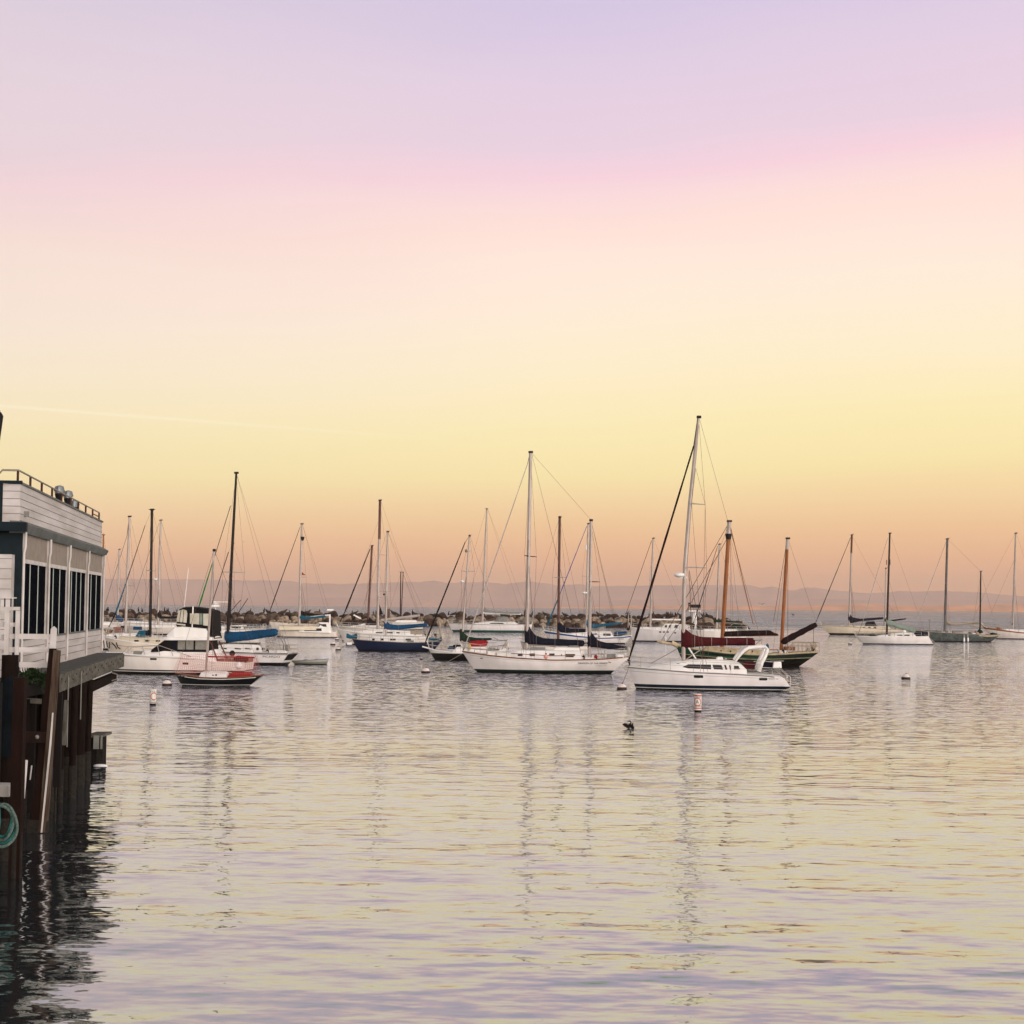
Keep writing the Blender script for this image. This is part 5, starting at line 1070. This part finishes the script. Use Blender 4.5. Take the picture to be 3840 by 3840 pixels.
def marker(px, pyw, pyt, wpx, label, t1, t2, red):
    w = on_water(px, pyw); k = w.y / F; r = wpx * k / 2; h = (pyw - pyt) * k; o = empty('marker_buoy', w); tag(o, label, 'marker buoy', 'cylindrical marker buoys')
    c = MB().tube([(0, 0, h * .1), (0, 0, h - .02), (0, 0, h)], [r, r, r * .9], 24).build('can', mkw, o); MB().tube([(0, 0, -.3), (0, 0, h * .12)], r * .97, 20).build('foot', blk, o)
    if red:
        for z in (h * .9, h * .18): MB().tube([(0, 0, z), (0, 0, z + h * .055)], r * 1.02, 24).build('red_band', mkr, c)
    else: MB().tube([(0, 0, h * .16), (0, 0, h * .2)], r * 1.02, 24).build('dark_band', blk, c)
    mb = MB(); rr = []
    for i in range(33):
        a = 2 * math.pi * i / 32; cell = []
        for q_ in (.19, .235):
            x = math.cos(a) * h * q_ + (-.05 if red else .09); z = h * .56 + math.sin(a) * h * q_; an = max(-1.7, min(1.7, x / r)); cell.append((math.sin(an) * (r + .005), -math.cos(an) * (r + .005), z))
        rr.append(cell)
    mb.loft(rr, closed=False).build('ring_symbol', mkr, c)
    if red: flat_text('A', h * .2, -.05, h * .48, r, blk, c)
    flat_text(t1, h * .1, 0, h * .8, r, blk, c); flat_text(t2, h * .1, 0, h * .27, r, blk, c)
    MB().tube([(0, 0, h), (0, 0, h + .06), (.03, 0, h + .1), (0, 0, h + .13), (-.03, 0, h + .1), (0, 0, h + .06)], .01, 5).build('lifting_eye', blk, o)
marker(573, 2643, 2586, 24, 'white marker buoy with black writing near the pier', 'IT  FAI', 'IS DIE', False)
marker(2617, 2669, 2603, 27, 'white and red marker buoy with a ringed letter A', 'TKAT', 'N 5 MPH', True)

# ------------------------------------------------------------------ birds
w = on_water(2362, 2731); k = w.y / F
b_ = MB()
def bp(px, py, y=0): return Vector(((px - 2362) * k, y, (2731 - py) * k))
b_.tube([bp(2352, 2727), bp(2356, 2724), bp(2364, 2722), bp(2372, 2726), bp(2377, 2730)], [.03, .075, .085, .06, .02], 10)
b_.tube([bp(2360, 2722), bp(2363, 2716), bp(2366, 2711), bp(2364, 2706), bp(2360, 2705.5), bp(2356, 2706.5), bp(2351, 2707)], [.06, .032, .024, .024, .03, .014, .005], 8)
for pts_, y_ in (([(2360, 2724), (2352, 2716), (2342, 2712), (2334, 2715)], -.10), ([(2368, 2724), (2371, 2718), (2374, 2712), (2376, 2716)], .1)):
    rr = []
    for i, (x, y) in enumerate(pts_):
        p_ = bp(x, y, y_ * (1 + i * .8)); ch_ = (.10, .17, .15, .03)[i]; rr.append([p_ + Vector((0, 0, .012)), p_ + Vector((.01, -.01, -ch_ * .9)), p_ + Vector((0, .02, -ch_ * .9)), p_ + Vector((0, .015, .012))])
    b_.loft(rr)
cb_ = b_.build('swimming_cormorant', birdm); cb_.location = w; cb_.data.transform(Matrix.Scale(1.05, 4)); tag(cb_, 'black cormorant on the water spreading its wings below the white sloop', 'bird')
def gull(px, py, Y, s, label, m, rz):
    p_ = at(px, py, Y); mb = MB(); mb.tube([(-.28, 0, 0), (-.15, 0, .02), (.1, 0, 0), (.3, 0, -.02)], [.02, .07, .07, .015], 8)
    for sg in (-1, 1): mb.loft([[(-.1, sg * .05, .03), (.1, sg * .05, .02), (0, sg * .05, .05)], [(-.12, sg * .4, .22), (.04, sg * .4, .2), (-.04, sg * .4, .23)], [(.05, sg * .75, .12), (.1, sg * .75, .11), (.08, sg * .75, .13)]])
    o = mb.build('flying_gull', m, None); o.location = p_; o.rotation_euler = (0, .2, rz); o.scale = (s, s, s); tag(o, label, 'bird')
gull(2857, 2266, 300, 1.0, 'pale gull flying low over the horizon near the schooner', greyc, 1.2); gull(912, 2033, 520, 1.0, 'small gull in the sky right of the tall dark mast', mat('gull_white', (.6, .5, .42), .8), 1.4)
w = on_water(2974, 2306); o = sealion(); o.name = 'swimming_sea_lion'; o.location = w + Vector((0, 0, -.1)); o.scale = (1.2, 1.2, 1.2); tag(o, 'dark sea lion surfacing in open water beyond the schooner', 'sea lion')
# ------------------------------------------------------------------ wharf building
AX, AY = -11.80, 38.60
DV = Vector((-2.5, 17.1, 0)).normalized(); ANG = math.atan2(DV.y, DV.x)
DZ = 3.3
sid = mat('white_clapboard', (.52, .49, .49), .7, vary=.30, scale=1.2, stretch=(.3, 1, 2), bump=.004, bscale=8)
sidt = mat('white_trim_paint', (.57, .54, .54), .6, vary=.28, scale=2)
seam = mat('siding_seam', (.16, .14, .14), .8)
tealw = mat('dark_teal_paint', (.010, .018, .024), .8, spec=.1, vary=.4)
fas = mat('grey_fascia', (.13, .14, .14), .7, vary=.3, scale=2)
shade = mat('beige_roller_shade', (.27, .23, .20), .9, vary=.2, scale=3, bump=.004, bscale=15)
mull = mat('aqua_mullion', (.40, .46, .44), .5)
rustr = mat('rusty_rail', (.05, .018, .015), .6, vary=.3); railg = mat('galvanised_rail', (.26, .24, .21), .5, metal=.3)
E = empty('wharf_restaurant', (AX, AY, 0), ANG); tag(E, 'white clapboard building with tall dark windows and railed roof on the wharf', 'building')
LN = 18.3
def part(mb, name, m, parent=None): return mb.build(name, m, parent or E)
# local: x along the wall away from the camera, y into the building (left), z up
part(MB().box((0.02, .03, DZ - .02), (LN - .05, 9, 4.10)), 'lower_wall', sid)
part(MB().box((0.05, .10, 4.10), (LN - .1, 9, 6.75)), 'inner_room', mat('dark_interior', (.006, .006, .008), .9))
mb = MB()
for i in range(4): mb.box((0.03, .018, DZ + .2 + i * .2), (LN - .06, .031, DZ + .214 + i * .2))
part(mb, 'clapboard_seams', seam)
PU = [0.0, 4.35, 8.5, 13.3, 18.0]
for i, u in enumerate(PU):
    part(MB().box((u, -.015, DZ), (u + (.2 if i == 0 else .1), .06, 6.68)), 'post', sidt)
    part(MB().tube([(u - .02, -.04, DZ + .05), (u - .02, -.04, 6.2), (u - .02, -.07, 6.35), (u - .02, -.07, 6.7)], .03, 8), 'downspout', sidt)
for i in range(4):
    u0, u1 = PU[i] + (.2 if i == 0 else .1), PU[i + 1]
    f_ = part(MB().box((u0, .055, 4.12), (u1, .08, 5.98)), 'window', mat('building_tinted_glass', (.004, .005, .008), .6, spec=0.0))
    n = (3, 3, 4, 3)[i]
    for j in range(1, n):
        x = lerp(u0, u1, j / n); part(MB().box((x - .025, .038, 4.12), (x + .025, .056, 5.98)), 'mullion', mull, f_)
    part(MB().box((u0, .01, 4.08), (u1, .06, 4.13)), 'sill', fas, f_)
    part(MB().box((u0, .02, 5.97), (u1, .07, 6.07)), 'head_trim', sidt, f_)
    part(MB().box((u0, .032, 6.07), (u1, .06, 6.68)), 'roller_shade', shade, f_)
part(MB().prism([(-.1, 0), (0, 0)], 0, 1) if False else MB().add([(-.12, -.12, 6.80), (-.12, -.05, 6.68), (-.12, .3, 6.68), (-.12, .3, 6.98), (-.12, .02, 6.97), (-.12, -.15, 6.87),
      (LN + .1, -.12, 6.80), (LN + .1, -.05, 6.68), (LN + .1, .3, 6.68), (LN + .1, .3, 6.98), (LN + .1, .02, 6.97), (LN + .1, -.15, 6.87)],
      [tuple(range(6)), tuple(reversed(range(6, 12)))] + [(i, i + 6, (i + 1) % 6 + 6, (i + 1) % 6) for i in range(6)]), 'eave', fas)
pw = .07
part(MB().box((-.05, pw, 6.95), (LN - .2, pw + .25, 7.86)), 'parapet', sid)
part(MB().box((-.08, pw - .04, 7.86), (LN - .16, pw + .30, 7.91)), 'parapet_cap', fas)
mb = MB()
for z in (7.14, 7.32, 7.5, 7.68): mb.box((-.06, pw - .005, z), (LN - .2, pw + .01, z + .014))
mb.box((-.06, pw - .02, 6.95), (LN - .2, pw + .01, 6.99)); part(mb, 'parapet_seams', seam)
part(MB().box((.5, pw - .10, 7.12), (.68, pw, 7.24)), 'wall_lamp', greyc)
part(MB().box((.1, .5, 6.75), (LN - .2, 9, 7.0)), 'roof', fas)
# end faces towards the camera
part(MB().box((-.10, .08, 6.95), (-.055, .48, 7.86)), 'end_parapet', sid)
part(MB().box((-.14, .49, 6.75), (-.02, 3.2, 7.9)), 'corner_column', tealw)
part(MB().box((-.16, .03, 7.865), (-.08, 3.3, 7.94)), 'end_cap', tealw)
mb = MB()
for z in (7.14, 7.32, 7.5, 7.68): mb.box((-.106, .08, z), (-.095, .48, z + .014))
part(mb, 'end_seams', seam)
part(MB().box((-.40, -.12, 6.72), (-.13, 3.4, 6.93)), 'end_eave', tealw)
part(MB().box((-.03, .0, DZ), (.0, 3.4, 6.70)), 'end_wall', tealw)
part(MB().box((-.5, .17, DZ - .3), (-.06, 4.2, 6.15)), 'lean_to', sid)
mb = MB()
for i in range(12): mb.box((-.506, .165, DZ + .1 + i * .24), (-.49, 4.2, DZ + .114 + i * .24))
part(mb, 'lean_to_seams', seam)
# roof railing
mb = MB(); zt = 8.20
mb.tube([(.1, 1.2, 7.9), (.0, .62, zt - .12), (-.0, .52, zt), (-.0, .14, zt), (LN - .4, .16, zt)], .026, 6)
part(mb, 'rail_bar', railg)
for i in range(10):
    u = lerp(.02, LN - .4, i / 9); part(MB().tube([(u, .16, 7.88), (u, .16, zt)], .032, 6), 'rail_post', rustr)
part(MB().tube([(LN - 2.5, .16, 8.05), (LN - .4, .16, 8.05)], .02, 6), 'rail_bar', rustr)
def solve_u(px, v):
    lo, hi_ = 0.0, LN
    for _ in range(30):
        m_ = (lo + hi_) / 2; w_ = E.matrix_basis @ Vector((m_, v, 8)); c_ = CM.transposed() @ (w_ - Vector((0, 0, CAMZ)))
        if CX + F * c_.x / -c_.z < px: lo = m_
        else: hi_ = m_
    return lo
def viewer(px, py, v, s, label):
    u = solve_u(px, v)
    p_ = E.matrix_basis @ Vector((u, v, 7.0)); o = empty('coin_viewer', Vector((p_.x, p_.y, at(px, py, p_.y).z - 1.56)), ANG + .5); tag(o, label, 'viewer', 'coin viewers on the wharf roof')
    MB().tube([(0, 0, 0), (0, 0, .95 * s), (0, 0, 1.29 * s)], [.05, .05, .13], 10).build('pedestal', blk, o)
    ch_ = mat('worn_chrome', (.16, .18, .20), .38, metal=.6, vary=.3, scale=8)
    rr = []
    for i, (z, a, b2) in enumerate([(1.28, .07, .08), (1.31, .11, .13), (1.46, .12, .14), (1.52, .10, .12), (1.55, .03, .04)]):
        rr.append([(b2 * 1.0 * math.copysign(abs(math.cos(t_)) ** .38, math.cos(t_)), a * math.copysign(abs(math.sin(t_)) ** .38, math.sin(t_)), z * s) for t_ in [2 * math.pi * j / 16 for j in range(16)]])
    hd = MB().loft(rr).build('viewer_head', ch_, o)
    for sg in (-1, 1):
        MB().tube([(.08, sg * .06, 1.44 * s), (.18, sg * .06, 1.44 * s)], [.035, .045], 10).build('eyepiece', blk, hd)
        MB().tube([(0, sg * .11, 1.4 * s), (0, sg * .16, 1.4 * s)], .035, 8).build('pivot', ch_, hd)
viewer(221, 1819, .42, 1.0, 'nearest of the three silver coin viewers on the roof'); viewer(254, 1838, .42, 1.0, 'middle silver coin viewer on the roof'); viewer(279, 1873, .42, 1.0, 'farthest of the three silver coin viewers on the roof')

# ------------------------------------------------------------------ wharf deck and timbers
plank = mat('weathered_deck_planks', (.085, .085, .085), .9, vary=.5, scale=4, stretch=(6, 1, 1), bump=.01, bscale=12)
beam = mat('grey_bolted_beam', (.12, .115, .105), .9, vary=.6, scale=2.5, stretch=(1, 1, 3), bump=.015, bscale=10)
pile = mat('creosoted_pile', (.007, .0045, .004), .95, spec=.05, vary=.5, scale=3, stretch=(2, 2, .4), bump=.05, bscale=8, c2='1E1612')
rust = mat('rusty_brown_timber', (.014, .006, .0045), .95, spec=.1, vary=.5, scale=2, stretch=(3, 3, .6), bump=.02, bscale=8)
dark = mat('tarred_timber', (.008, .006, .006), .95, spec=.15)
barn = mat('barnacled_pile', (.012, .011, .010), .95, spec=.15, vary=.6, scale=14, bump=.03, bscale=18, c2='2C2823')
D_ = empty('wharf_walkway', (AX, AY, 0), ANG); tag(D_, 'weathered grey plank walkway with bolted edge beam below the white building', 'walkway')
NW = -.84
LD = 16.9
mb = MB(); u = -1.2
while u < LD + .1:
    mb.box((u, NW, DZ - .06), (u + .19, .12, DZ - .002 * random.random())); u += .2
mb.build('deck_planks', plank, D_)
MB().box((-1.2, NW - .07, DZ - .46), (LD, NW - .002, DZ - .03)).build('edge_beam', beam, D_)
MB().box((-1.26, NW - .07, DZ - .42), (-1.2, .1, DZ - .03)).build('end_beam', beam, D_)
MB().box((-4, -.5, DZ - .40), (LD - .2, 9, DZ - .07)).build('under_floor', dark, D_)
mb = MB()
for i in range(24): uu = -.9 + i * .74; mb.tube([(uu, NW - .09, DZ - .15 - .1 * (i % 2)), (uu, NW - .06, DZ - .15 - .1 * (i % 2))], .03, 6)
mb.build('bolt_heads', rustr, D_)
MB().box((LD + .15, NW + .2, DZ - .60), (LD + .9, .4, DZ - .1)).build('end_block', dark, D_)
MB().tube([(12.6, NW - .09, DZ - .5), (12.6, NW - .25, DZ - .55), (12.6, NW - .25, DZ - .7), (12.6, NW - .09, DZ - .75)], .02, 5).build('ladder_rung', railg, D_)
for uu, zb in ((1.7, 1.4), (4.4, 1.9)): MB().tube([(uu, NW - .10, DZ - .12), (uu, NW - .10, zb)], .016, 6).build('conduit', greyc, D_)
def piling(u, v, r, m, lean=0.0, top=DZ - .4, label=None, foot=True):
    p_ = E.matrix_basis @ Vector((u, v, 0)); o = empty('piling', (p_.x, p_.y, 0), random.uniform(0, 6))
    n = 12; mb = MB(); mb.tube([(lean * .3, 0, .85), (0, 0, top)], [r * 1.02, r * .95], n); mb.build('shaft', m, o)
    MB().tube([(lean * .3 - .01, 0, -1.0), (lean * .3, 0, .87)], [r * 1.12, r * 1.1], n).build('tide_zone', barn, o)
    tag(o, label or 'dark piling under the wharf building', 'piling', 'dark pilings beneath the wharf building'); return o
piling(7.0, -.72, .17, pile, label='outermost dark piling at the water edge of the wharf, farthest right')
piling(4.9, -.60, .20, pile, label='thick dark piling second from the right under the walkway')
piling(.25, -.72, .19, rust, .2, label='rust-brown round piling under the near end of the walkway')
piling(2.2, -.5, .10, mat('pale_pile', (.10, .09, .075), .9, vary=.5), label='thin pale post behind the rust-brown piling')
for v_ in (.9, 2.4, 4.0, 5.8, 7.6):
    for u_ in (-2.5, -.6, 1.4, 3.4, 5.6, 8.0, 10.5, 13.5, 16.8):
        uu, vv = u_ + random.uniform(-.3, .3), v_ + random.uniform(-.2, .2)
        w_ = E.matrix_basis @ Vector((uu, vv, 1)); 
        if CX + F * w_.x / w_.y < 338: piling(uu, vv, random.uniform(.15, .2), pile)
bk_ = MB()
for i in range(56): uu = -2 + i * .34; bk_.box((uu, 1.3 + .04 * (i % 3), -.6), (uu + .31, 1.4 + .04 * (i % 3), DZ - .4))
bk_.build('added_dark_backing', dark, D_)  # dark boards added to black out the gaps behind the pilings
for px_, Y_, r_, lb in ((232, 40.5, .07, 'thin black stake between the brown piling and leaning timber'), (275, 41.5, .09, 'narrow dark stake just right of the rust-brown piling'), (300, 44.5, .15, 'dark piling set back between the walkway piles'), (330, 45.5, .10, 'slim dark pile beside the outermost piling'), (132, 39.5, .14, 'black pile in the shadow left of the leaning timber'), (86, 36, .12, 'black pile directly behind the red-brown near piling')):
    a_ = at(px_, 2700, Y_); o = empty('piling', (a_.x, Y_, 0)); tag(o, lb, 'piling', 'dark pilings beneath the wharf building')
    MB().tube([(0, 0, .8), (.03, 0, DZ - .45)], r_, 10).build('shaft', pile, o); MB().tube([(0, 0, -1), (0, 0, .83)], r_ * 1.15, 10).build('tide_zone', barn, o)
# cross bracing between the pilings
def timber(name, label, cat, p0, p1, w_, h_, m, group='timbers of the wharf substructure'):
    p0, p1 = Vector(p0), Vector(p1); d = p1 - p0; L_ = d.length
    mb = MB(); mb.box((0, -w_ / 2, -h_ / 2), (L_, w_ / 2, h_ / 2)); o = mb.build(name, m); o.location = p0
    o.rotation_euler = d.to_track_quat('X', 'Z').to_euler(); md = o.modifiers.new('b', 'BEVEL'); md.width = .012; md.segments = 1; tag(o, label, cat, group); return o
def EP(u, v, z): p_ = E.matrix_basis @ Vector((u, v, 0)); return Vector((p_.x, p_.y, z))
timber('brace_beam', 'grey horizontal brace beam under the walkway between two pilings', 'beam', EP(.4, -.62, 2.25), EP(4.8, -.5, 2.25), .12, .24, beam)
timber('brace_beam', 'short grey beam under the far end of the walkway', 'beam', EP(8.2, -.6, 2.5), EP(17, -.6, 2.5), .15, .3, pile)
timber('diagonal_brace', 'dark diagonal timber crossing behind the outer pilings', 'beam', EP(.8, -.3, .8), EP(4.6, -.2, 2.6), .1, .2, pile)
timber('diagonal_brace', 'dark slanting timber behind the leaning plank', 'beam', EP(-.8, 1.2, .4), EP(3.6, 1.0, 2.7), .1, .22, pile)

# near wharf timbers, seen at the left edge
def P(px, py, Y): return at(px, py, Y)
o = empty('leaning_timber', (0, 0, 0)); tag(o, 'tall leaning brown timber post with a white batten standing in the water', 'post')
a0, a1 = P(203, 2434, 35.2), P(141, 3110, 35.2); o.location = (a1.x, 35.2, 0)
def slab(name, pts_, y0, y1, m, parent):
    lp = parent.location; n = len(pts_); vs = [P(x, y, 35.2) - lp for x, y in pts_]
    MB().add([(v.x, y0, v.z) for v in vs] + [(v.x, y1, v.z) for v in vs], [tuple(range(n)), tuple(reversed(range(n, 2 * n)))] + [(i, i + n, (i + 1) % n + n, (i + 1) % n) for i in range(n)]).build(name, m, parent)
tim = mat('two_tone_timber', (.09, .065, .048), .85, vary=.45, scale=2.2, stretch=(5, 5, .5), bump=.02, bscale=8, c2='2A1509')
slab('side_plank', [(185, 2432), (203, 2433), (150, 3120), (112, 3120)], -.02, .20, rust, o)
slab('front_plank', [(203, 2438), (221, 2440), (172, 3120), (146, 3120)], -.06, .16, tim, o)
slab('white_batten', [(200, 2672), (204, 2672), (196, 2790), (162, 3120), (157, 3120), (190, 2790)], -.10, -.06, sidt, o)
slab('wet_foot', [(104, 3075), (175, 3075), (168, 3300), (100, 3300)], -.05, .22, barn, o)
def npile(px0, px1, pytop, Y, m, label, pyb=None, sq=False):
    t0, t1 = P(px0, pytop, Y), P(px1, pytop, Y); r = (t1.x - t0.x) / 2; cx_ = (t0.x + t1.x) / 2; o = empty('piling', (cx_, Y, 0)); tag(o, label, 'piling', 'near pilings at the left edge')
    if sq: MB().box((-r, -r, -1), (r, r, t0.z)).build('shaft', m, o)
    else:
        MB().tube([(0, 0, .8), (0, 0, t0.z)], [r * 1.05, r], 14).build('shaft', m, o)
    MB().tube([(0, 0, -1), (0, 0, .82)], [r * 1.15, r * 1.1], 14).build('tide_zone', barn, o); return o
o = npile(8, 70, 2456, 31.5, pile, 'tallest near piling capped at fence height on the left edge')
c_ = P(30, 2560, 31.0); tb = MB().tube([c_ + Vector((-.1, 0, -1.4)), c_ + Vector((0, 0, -.5)), c_ + Vector((.02, 0, 0)), c_ + Vector((-.03, 0, .08))], [.20, .24, .22, .12], 10).build('wrapped_tarp', mat('blue_black_tarp', (.004, .006, .009), .9, spec=.05, vary=.5, scale=4)); tag(tb, 'bluish black tarpaulin bundle tied round the near piling', 'tarpaulin')
npile(56, 97, 2540, 29.5, rust, 'reddish brown near piling below the fence', sq=True); npile(-60, 8, 2560, 27, dark, 'black piling cut off by the left edge of the view')
npile(215, 224, 2520, 37.3, rust, 'thin rust-red post just right of the leaning timber')
npile(150, 176, 2605, 37.6, pile, 'short round pile head behind the leaning timber')
npile(100, 122, 2620, 38.5, pile, 'narrow dark post between the brown piling and the leaning timber')
npile(180, 200, 2560, 39.5, dark, 'black post close behind the leaning timber')
timber('cross_beam', 'rust-brown bolted cross beam spanning the near pilings', 'beam', P(-120, 2764, 33), P(158, 2764, 35), .2, .23, rust)
timber('cross_beam', 'small grey cross beam high between the near pilings', 'beam', P(90, 2626, 36), P(150, 2630, 36.5), .12, .12, beam)
timber('loose_board', 'pale grey plank ledge behind the rope coil', 'board', P(-60, 2960, 30), P(46, 2962, 30), .4, .22, sid)
timber('upright_board', 'pale upright board fixed to the brown near piling', 'board', P(55, 2590, 30.5), P(53, 2655, 30.5), .06, .05, sidt)
timber('upright_board', 'white upright slat low beside the brown piling', 'board', P(98, 2850, 34), P(86, 2995, 34), .05, .07, sidt)
timber('upright_board', 'thin pale slat low behind the leaning timber', 'board', P(119, 2870, 36.5), P(112, 2925, 36.5), .04, .03, sidt)
timber('grey_board', 'grey board nailed to the rust-brown piling', 'board', P(249, 2625, 38.3), P(238, 2795, 38.3), .06, .10, beam)
timber('blue_board', 'dull violet board low between the leaning timber and the piling', 'board', P(180, 2900, 38.0), P(218, 2900, 38.0), .06, .28, mat('violet_board', (.05, .05, .08), .8))
for px, py in ((42, 2762), (145, 2762)):
    c_ = P(px, py, 33.0 if px < 100 else 34.7); c_.y -= .12; o = MB().ball(c_, (.045, .04, .045), 10, 6).build('bolt_head', greyc); tag(o, 'round bolt head on the cross beam near the ' + ('left edge' if px < 100 else 'leaning timber'), 'bolt')
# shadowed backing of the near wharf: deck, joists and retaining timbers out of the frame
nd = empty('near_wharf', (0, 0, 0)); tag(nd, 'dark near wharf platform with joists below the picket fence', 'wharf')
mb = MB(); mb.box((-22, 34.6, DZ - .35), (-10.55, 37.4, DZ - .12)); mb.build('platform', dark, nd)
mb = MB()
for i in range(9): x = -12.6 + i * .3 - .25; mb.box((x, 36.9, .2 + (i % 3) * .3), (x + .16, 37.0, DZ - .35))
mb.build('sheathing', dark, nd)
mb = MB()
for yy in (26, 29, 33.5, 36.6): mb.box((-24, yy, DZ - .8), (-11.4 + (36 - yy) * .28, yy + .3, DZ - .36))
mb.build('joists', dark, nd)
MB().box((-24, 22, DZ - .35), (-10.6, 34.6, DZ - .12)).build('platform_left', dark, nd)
# picket fence
fe = empty('picket_fence', (P(100, 2500, 35.6).x, 35.6, DZ)); tag(fe, 'white painted timber fence with pointed end picket on the near wharf', 'fence')
def fq(px, py): a = P(px, py, 35.6) - fe.location; return a
def fbox(x0, y0, x1, y1, t, name, m=sidt, dy=0):
    a, c = fq(x0, y1), fq(x1, y0); MB().box((a.x, dy - t, a.z), (c.x, dy + t, c.z)).build(name, m, fe)
a = fq(192, 2350); c = fq(211, 2440)
MB().add([(x, y, z) for y in (-.03, .03) for x, z in ((a.x, a.z - .05), ((a.x + c.x) / 2, a.z + .01), (c.x, a.z - .05), (c.x - .02, c.z), (a.x - .02, c.z))], [(0, 1, 2, 3, 4), (9, 8, 7, 6, 5)] + [(i, i + 5, (i + 1) % 5 + 5, (i + 1) % 5) for i in range(5)]).build('end_picket', sidt, fe)
fbox(20, 2378, 206, 2396, .03, 'rail', dy=.05); fbox(20, 2428, 188, 2446, .03, 'rail', dy=.05); fbox(70, 2484, 186, 2503, .05, 'base_board', dy=.08)
fbox(16, 2290, 38, 2455, .05, 'fence_post'); fbox(56, 2290, 74, 2500, .05, 'fence_post'); fbox(-8, 2240, 6, 2450, .05, 'fence_post', dy=-.1)
fbox(0, 2276, 73, 2288, .06, 'top_rail'); fbox(8, 2240, 62, 2244, .03, 'hand_rail')
for px in (18, 41, 60): fbox(px - 2, 2243, px + 2, 2278, .02, 'baluster', blk)
fbox(0, 2335, 58, 2350, .03, 'rail', dy=.06); fbox(0, 2380, 30, 2402, .03, 'rail', dy=.07); fbox(0, 2435, 20, 2450, .03, 'rail', dy=.06)
# shrub growing on the near platform
leafm = mat('dark_shrub_leaves', (.02, .045, .015), .8, vary=.4, scale=5)
mb = MB(); rnd = random.Random(4)
for i in range(1500):
    px = rnd.uniform(74, 172); base_top = 2512 + 10 * math.sin(px * .09) + (px - 74) * .06; py = base_top + abs(rnd.gauss(0, 1)) * 22
    p_ = P(px, py, 35.9 + rnd.uniform(-.3, .3)); d1 = Vector((rnd.uniform(-1, 1), rnd.uniform(-1, 1), rnd.uniform(-1, 1))).normalized() * rnd.uniform(.025, .05); d2 = d1.cross(Vector((rnd.uniform(-1, 1), rnd.uniform(-1, 1), 1))).normalized() * .022
    mb.add([p_ - d1, p_ + d2, p_ + d1, p_ - d2], [(0, 1, 2, 3)])
for i in range(30): px = rnd.uniform(90, 150); p_ = P(px, 2545, 35.9); mb.tube([p_, p_ + Vector((rnd.uniform(-.1, .1), 0, rnd.uniform(.15, .36)))], .006, 3)
o = mb.build('shrub', leafm); tag(o, 'dark green shrub growing below the fence base board', 'shrub')
# rope coil
cc = P(14, 3078, 28.6); mb = []
ro = empty('rope_coil', cc); tag(ro, 'coiled teal rope hanging on the piling at the left edge', 'rope')
for k_ in range(4):
    rx, rz = .17 + .028 * k_, .27 + .032 * k_; MB().tube([(rx * math.cos(a) + .01 * k_, -.1 - .05 * (k_ % 2) + .04 * math.sin(a * 3 + k_), rz * math.sin(a) - .02 * k_) for a in [2 * math.pi * j / 40 for j in range(41)]], .026, 8).build('rope_turn', tealrope if k_ % 2 == 0 else mat('grey_teal_rope', (.11, .17, .16), .9, vary=.5, scale=30, bump=.01, bscale=60), ro)
MB().tube([(-.05, -.15, .34), (-.02, -.18, 0), (-.06, -.17, -.3)], .028, 8).build('rope_tail', tealrope, ro)
# low float with ladder beyond the pilings
fl = P(385, 2760, 51); fo = empty('timber_float', (fl.x, 51, 0)); tag(fo, 'small grey timber landing stage standing beyond the outermost piling', 'landing stage')
def q2(px, py, y=0): a = P(px, py, 51) - fo.location; return Vector((a.x, y, a.z))
a, c = q2(345, 2758), q2(402, 2749); MB().box((a.x, -.6, a.z), (c.x, .6, c.z)).build('top_deck', beam, fo)
for x0, x1 in ((370, 391), (396, 403)):
    a, c = q2(x0, 2802 if x0 < 400 else 2788), q2(x1, 2752); MB().box((a.x, -.66, a.z), (c.x, -.6, c.z)).build('hanging_board', greyc, fo)
for px in (376, 383, 390, 397): MB().tube([q2(px, 2790, -.4), q2(px, 2870, -.4)], .035, 6).build('support_leg', barn, fo)
a, c = q2(345, 2846), q2(388, 2764); MB().box((a.x, -.4, a.z - .4), (c.x, .4, c.z)).build('stand', dark, fo)
w = on_water(377, 2872); o = MB().ball((0, 0, 0), (.22, .12, .06), 12, 6, z0=-.3).build('white_patch', white); o.location = w; tag(o, 'small flat white patch lying on the water beside the dark outer piling', 'float')  # low white ellipsoid lying flat at the water surface
# lamp at the left edge
lp = empty('wharf_lamp', (P(-30, 2300, 24).x, 24, DZ)); tag(lp, 'black lantern lamp head cut off by the left edge of the view', 'lamp')
t0 = P(-12, 1600, 24) - lp.location
MB().tube([(t0.x, 0, -.6), (t0.x, 0, t0.z - .3)], .05, 8).build('lamp_post', blk, lp)
MB().tube([(t0.x, 0, t0.z - .26), (t0.x, 0, t0.z - .24), (t0.x, 0, t0.z + .16), (t0.x, 0, t0.z + .22)], [.03, .05, .095, .06], 10).build('lamp_housing', blk, lp)
MB().ball((t0.x, 0, t0.z + .22), .055, 10, 6).build('lamp_globe', vinyl, lp)
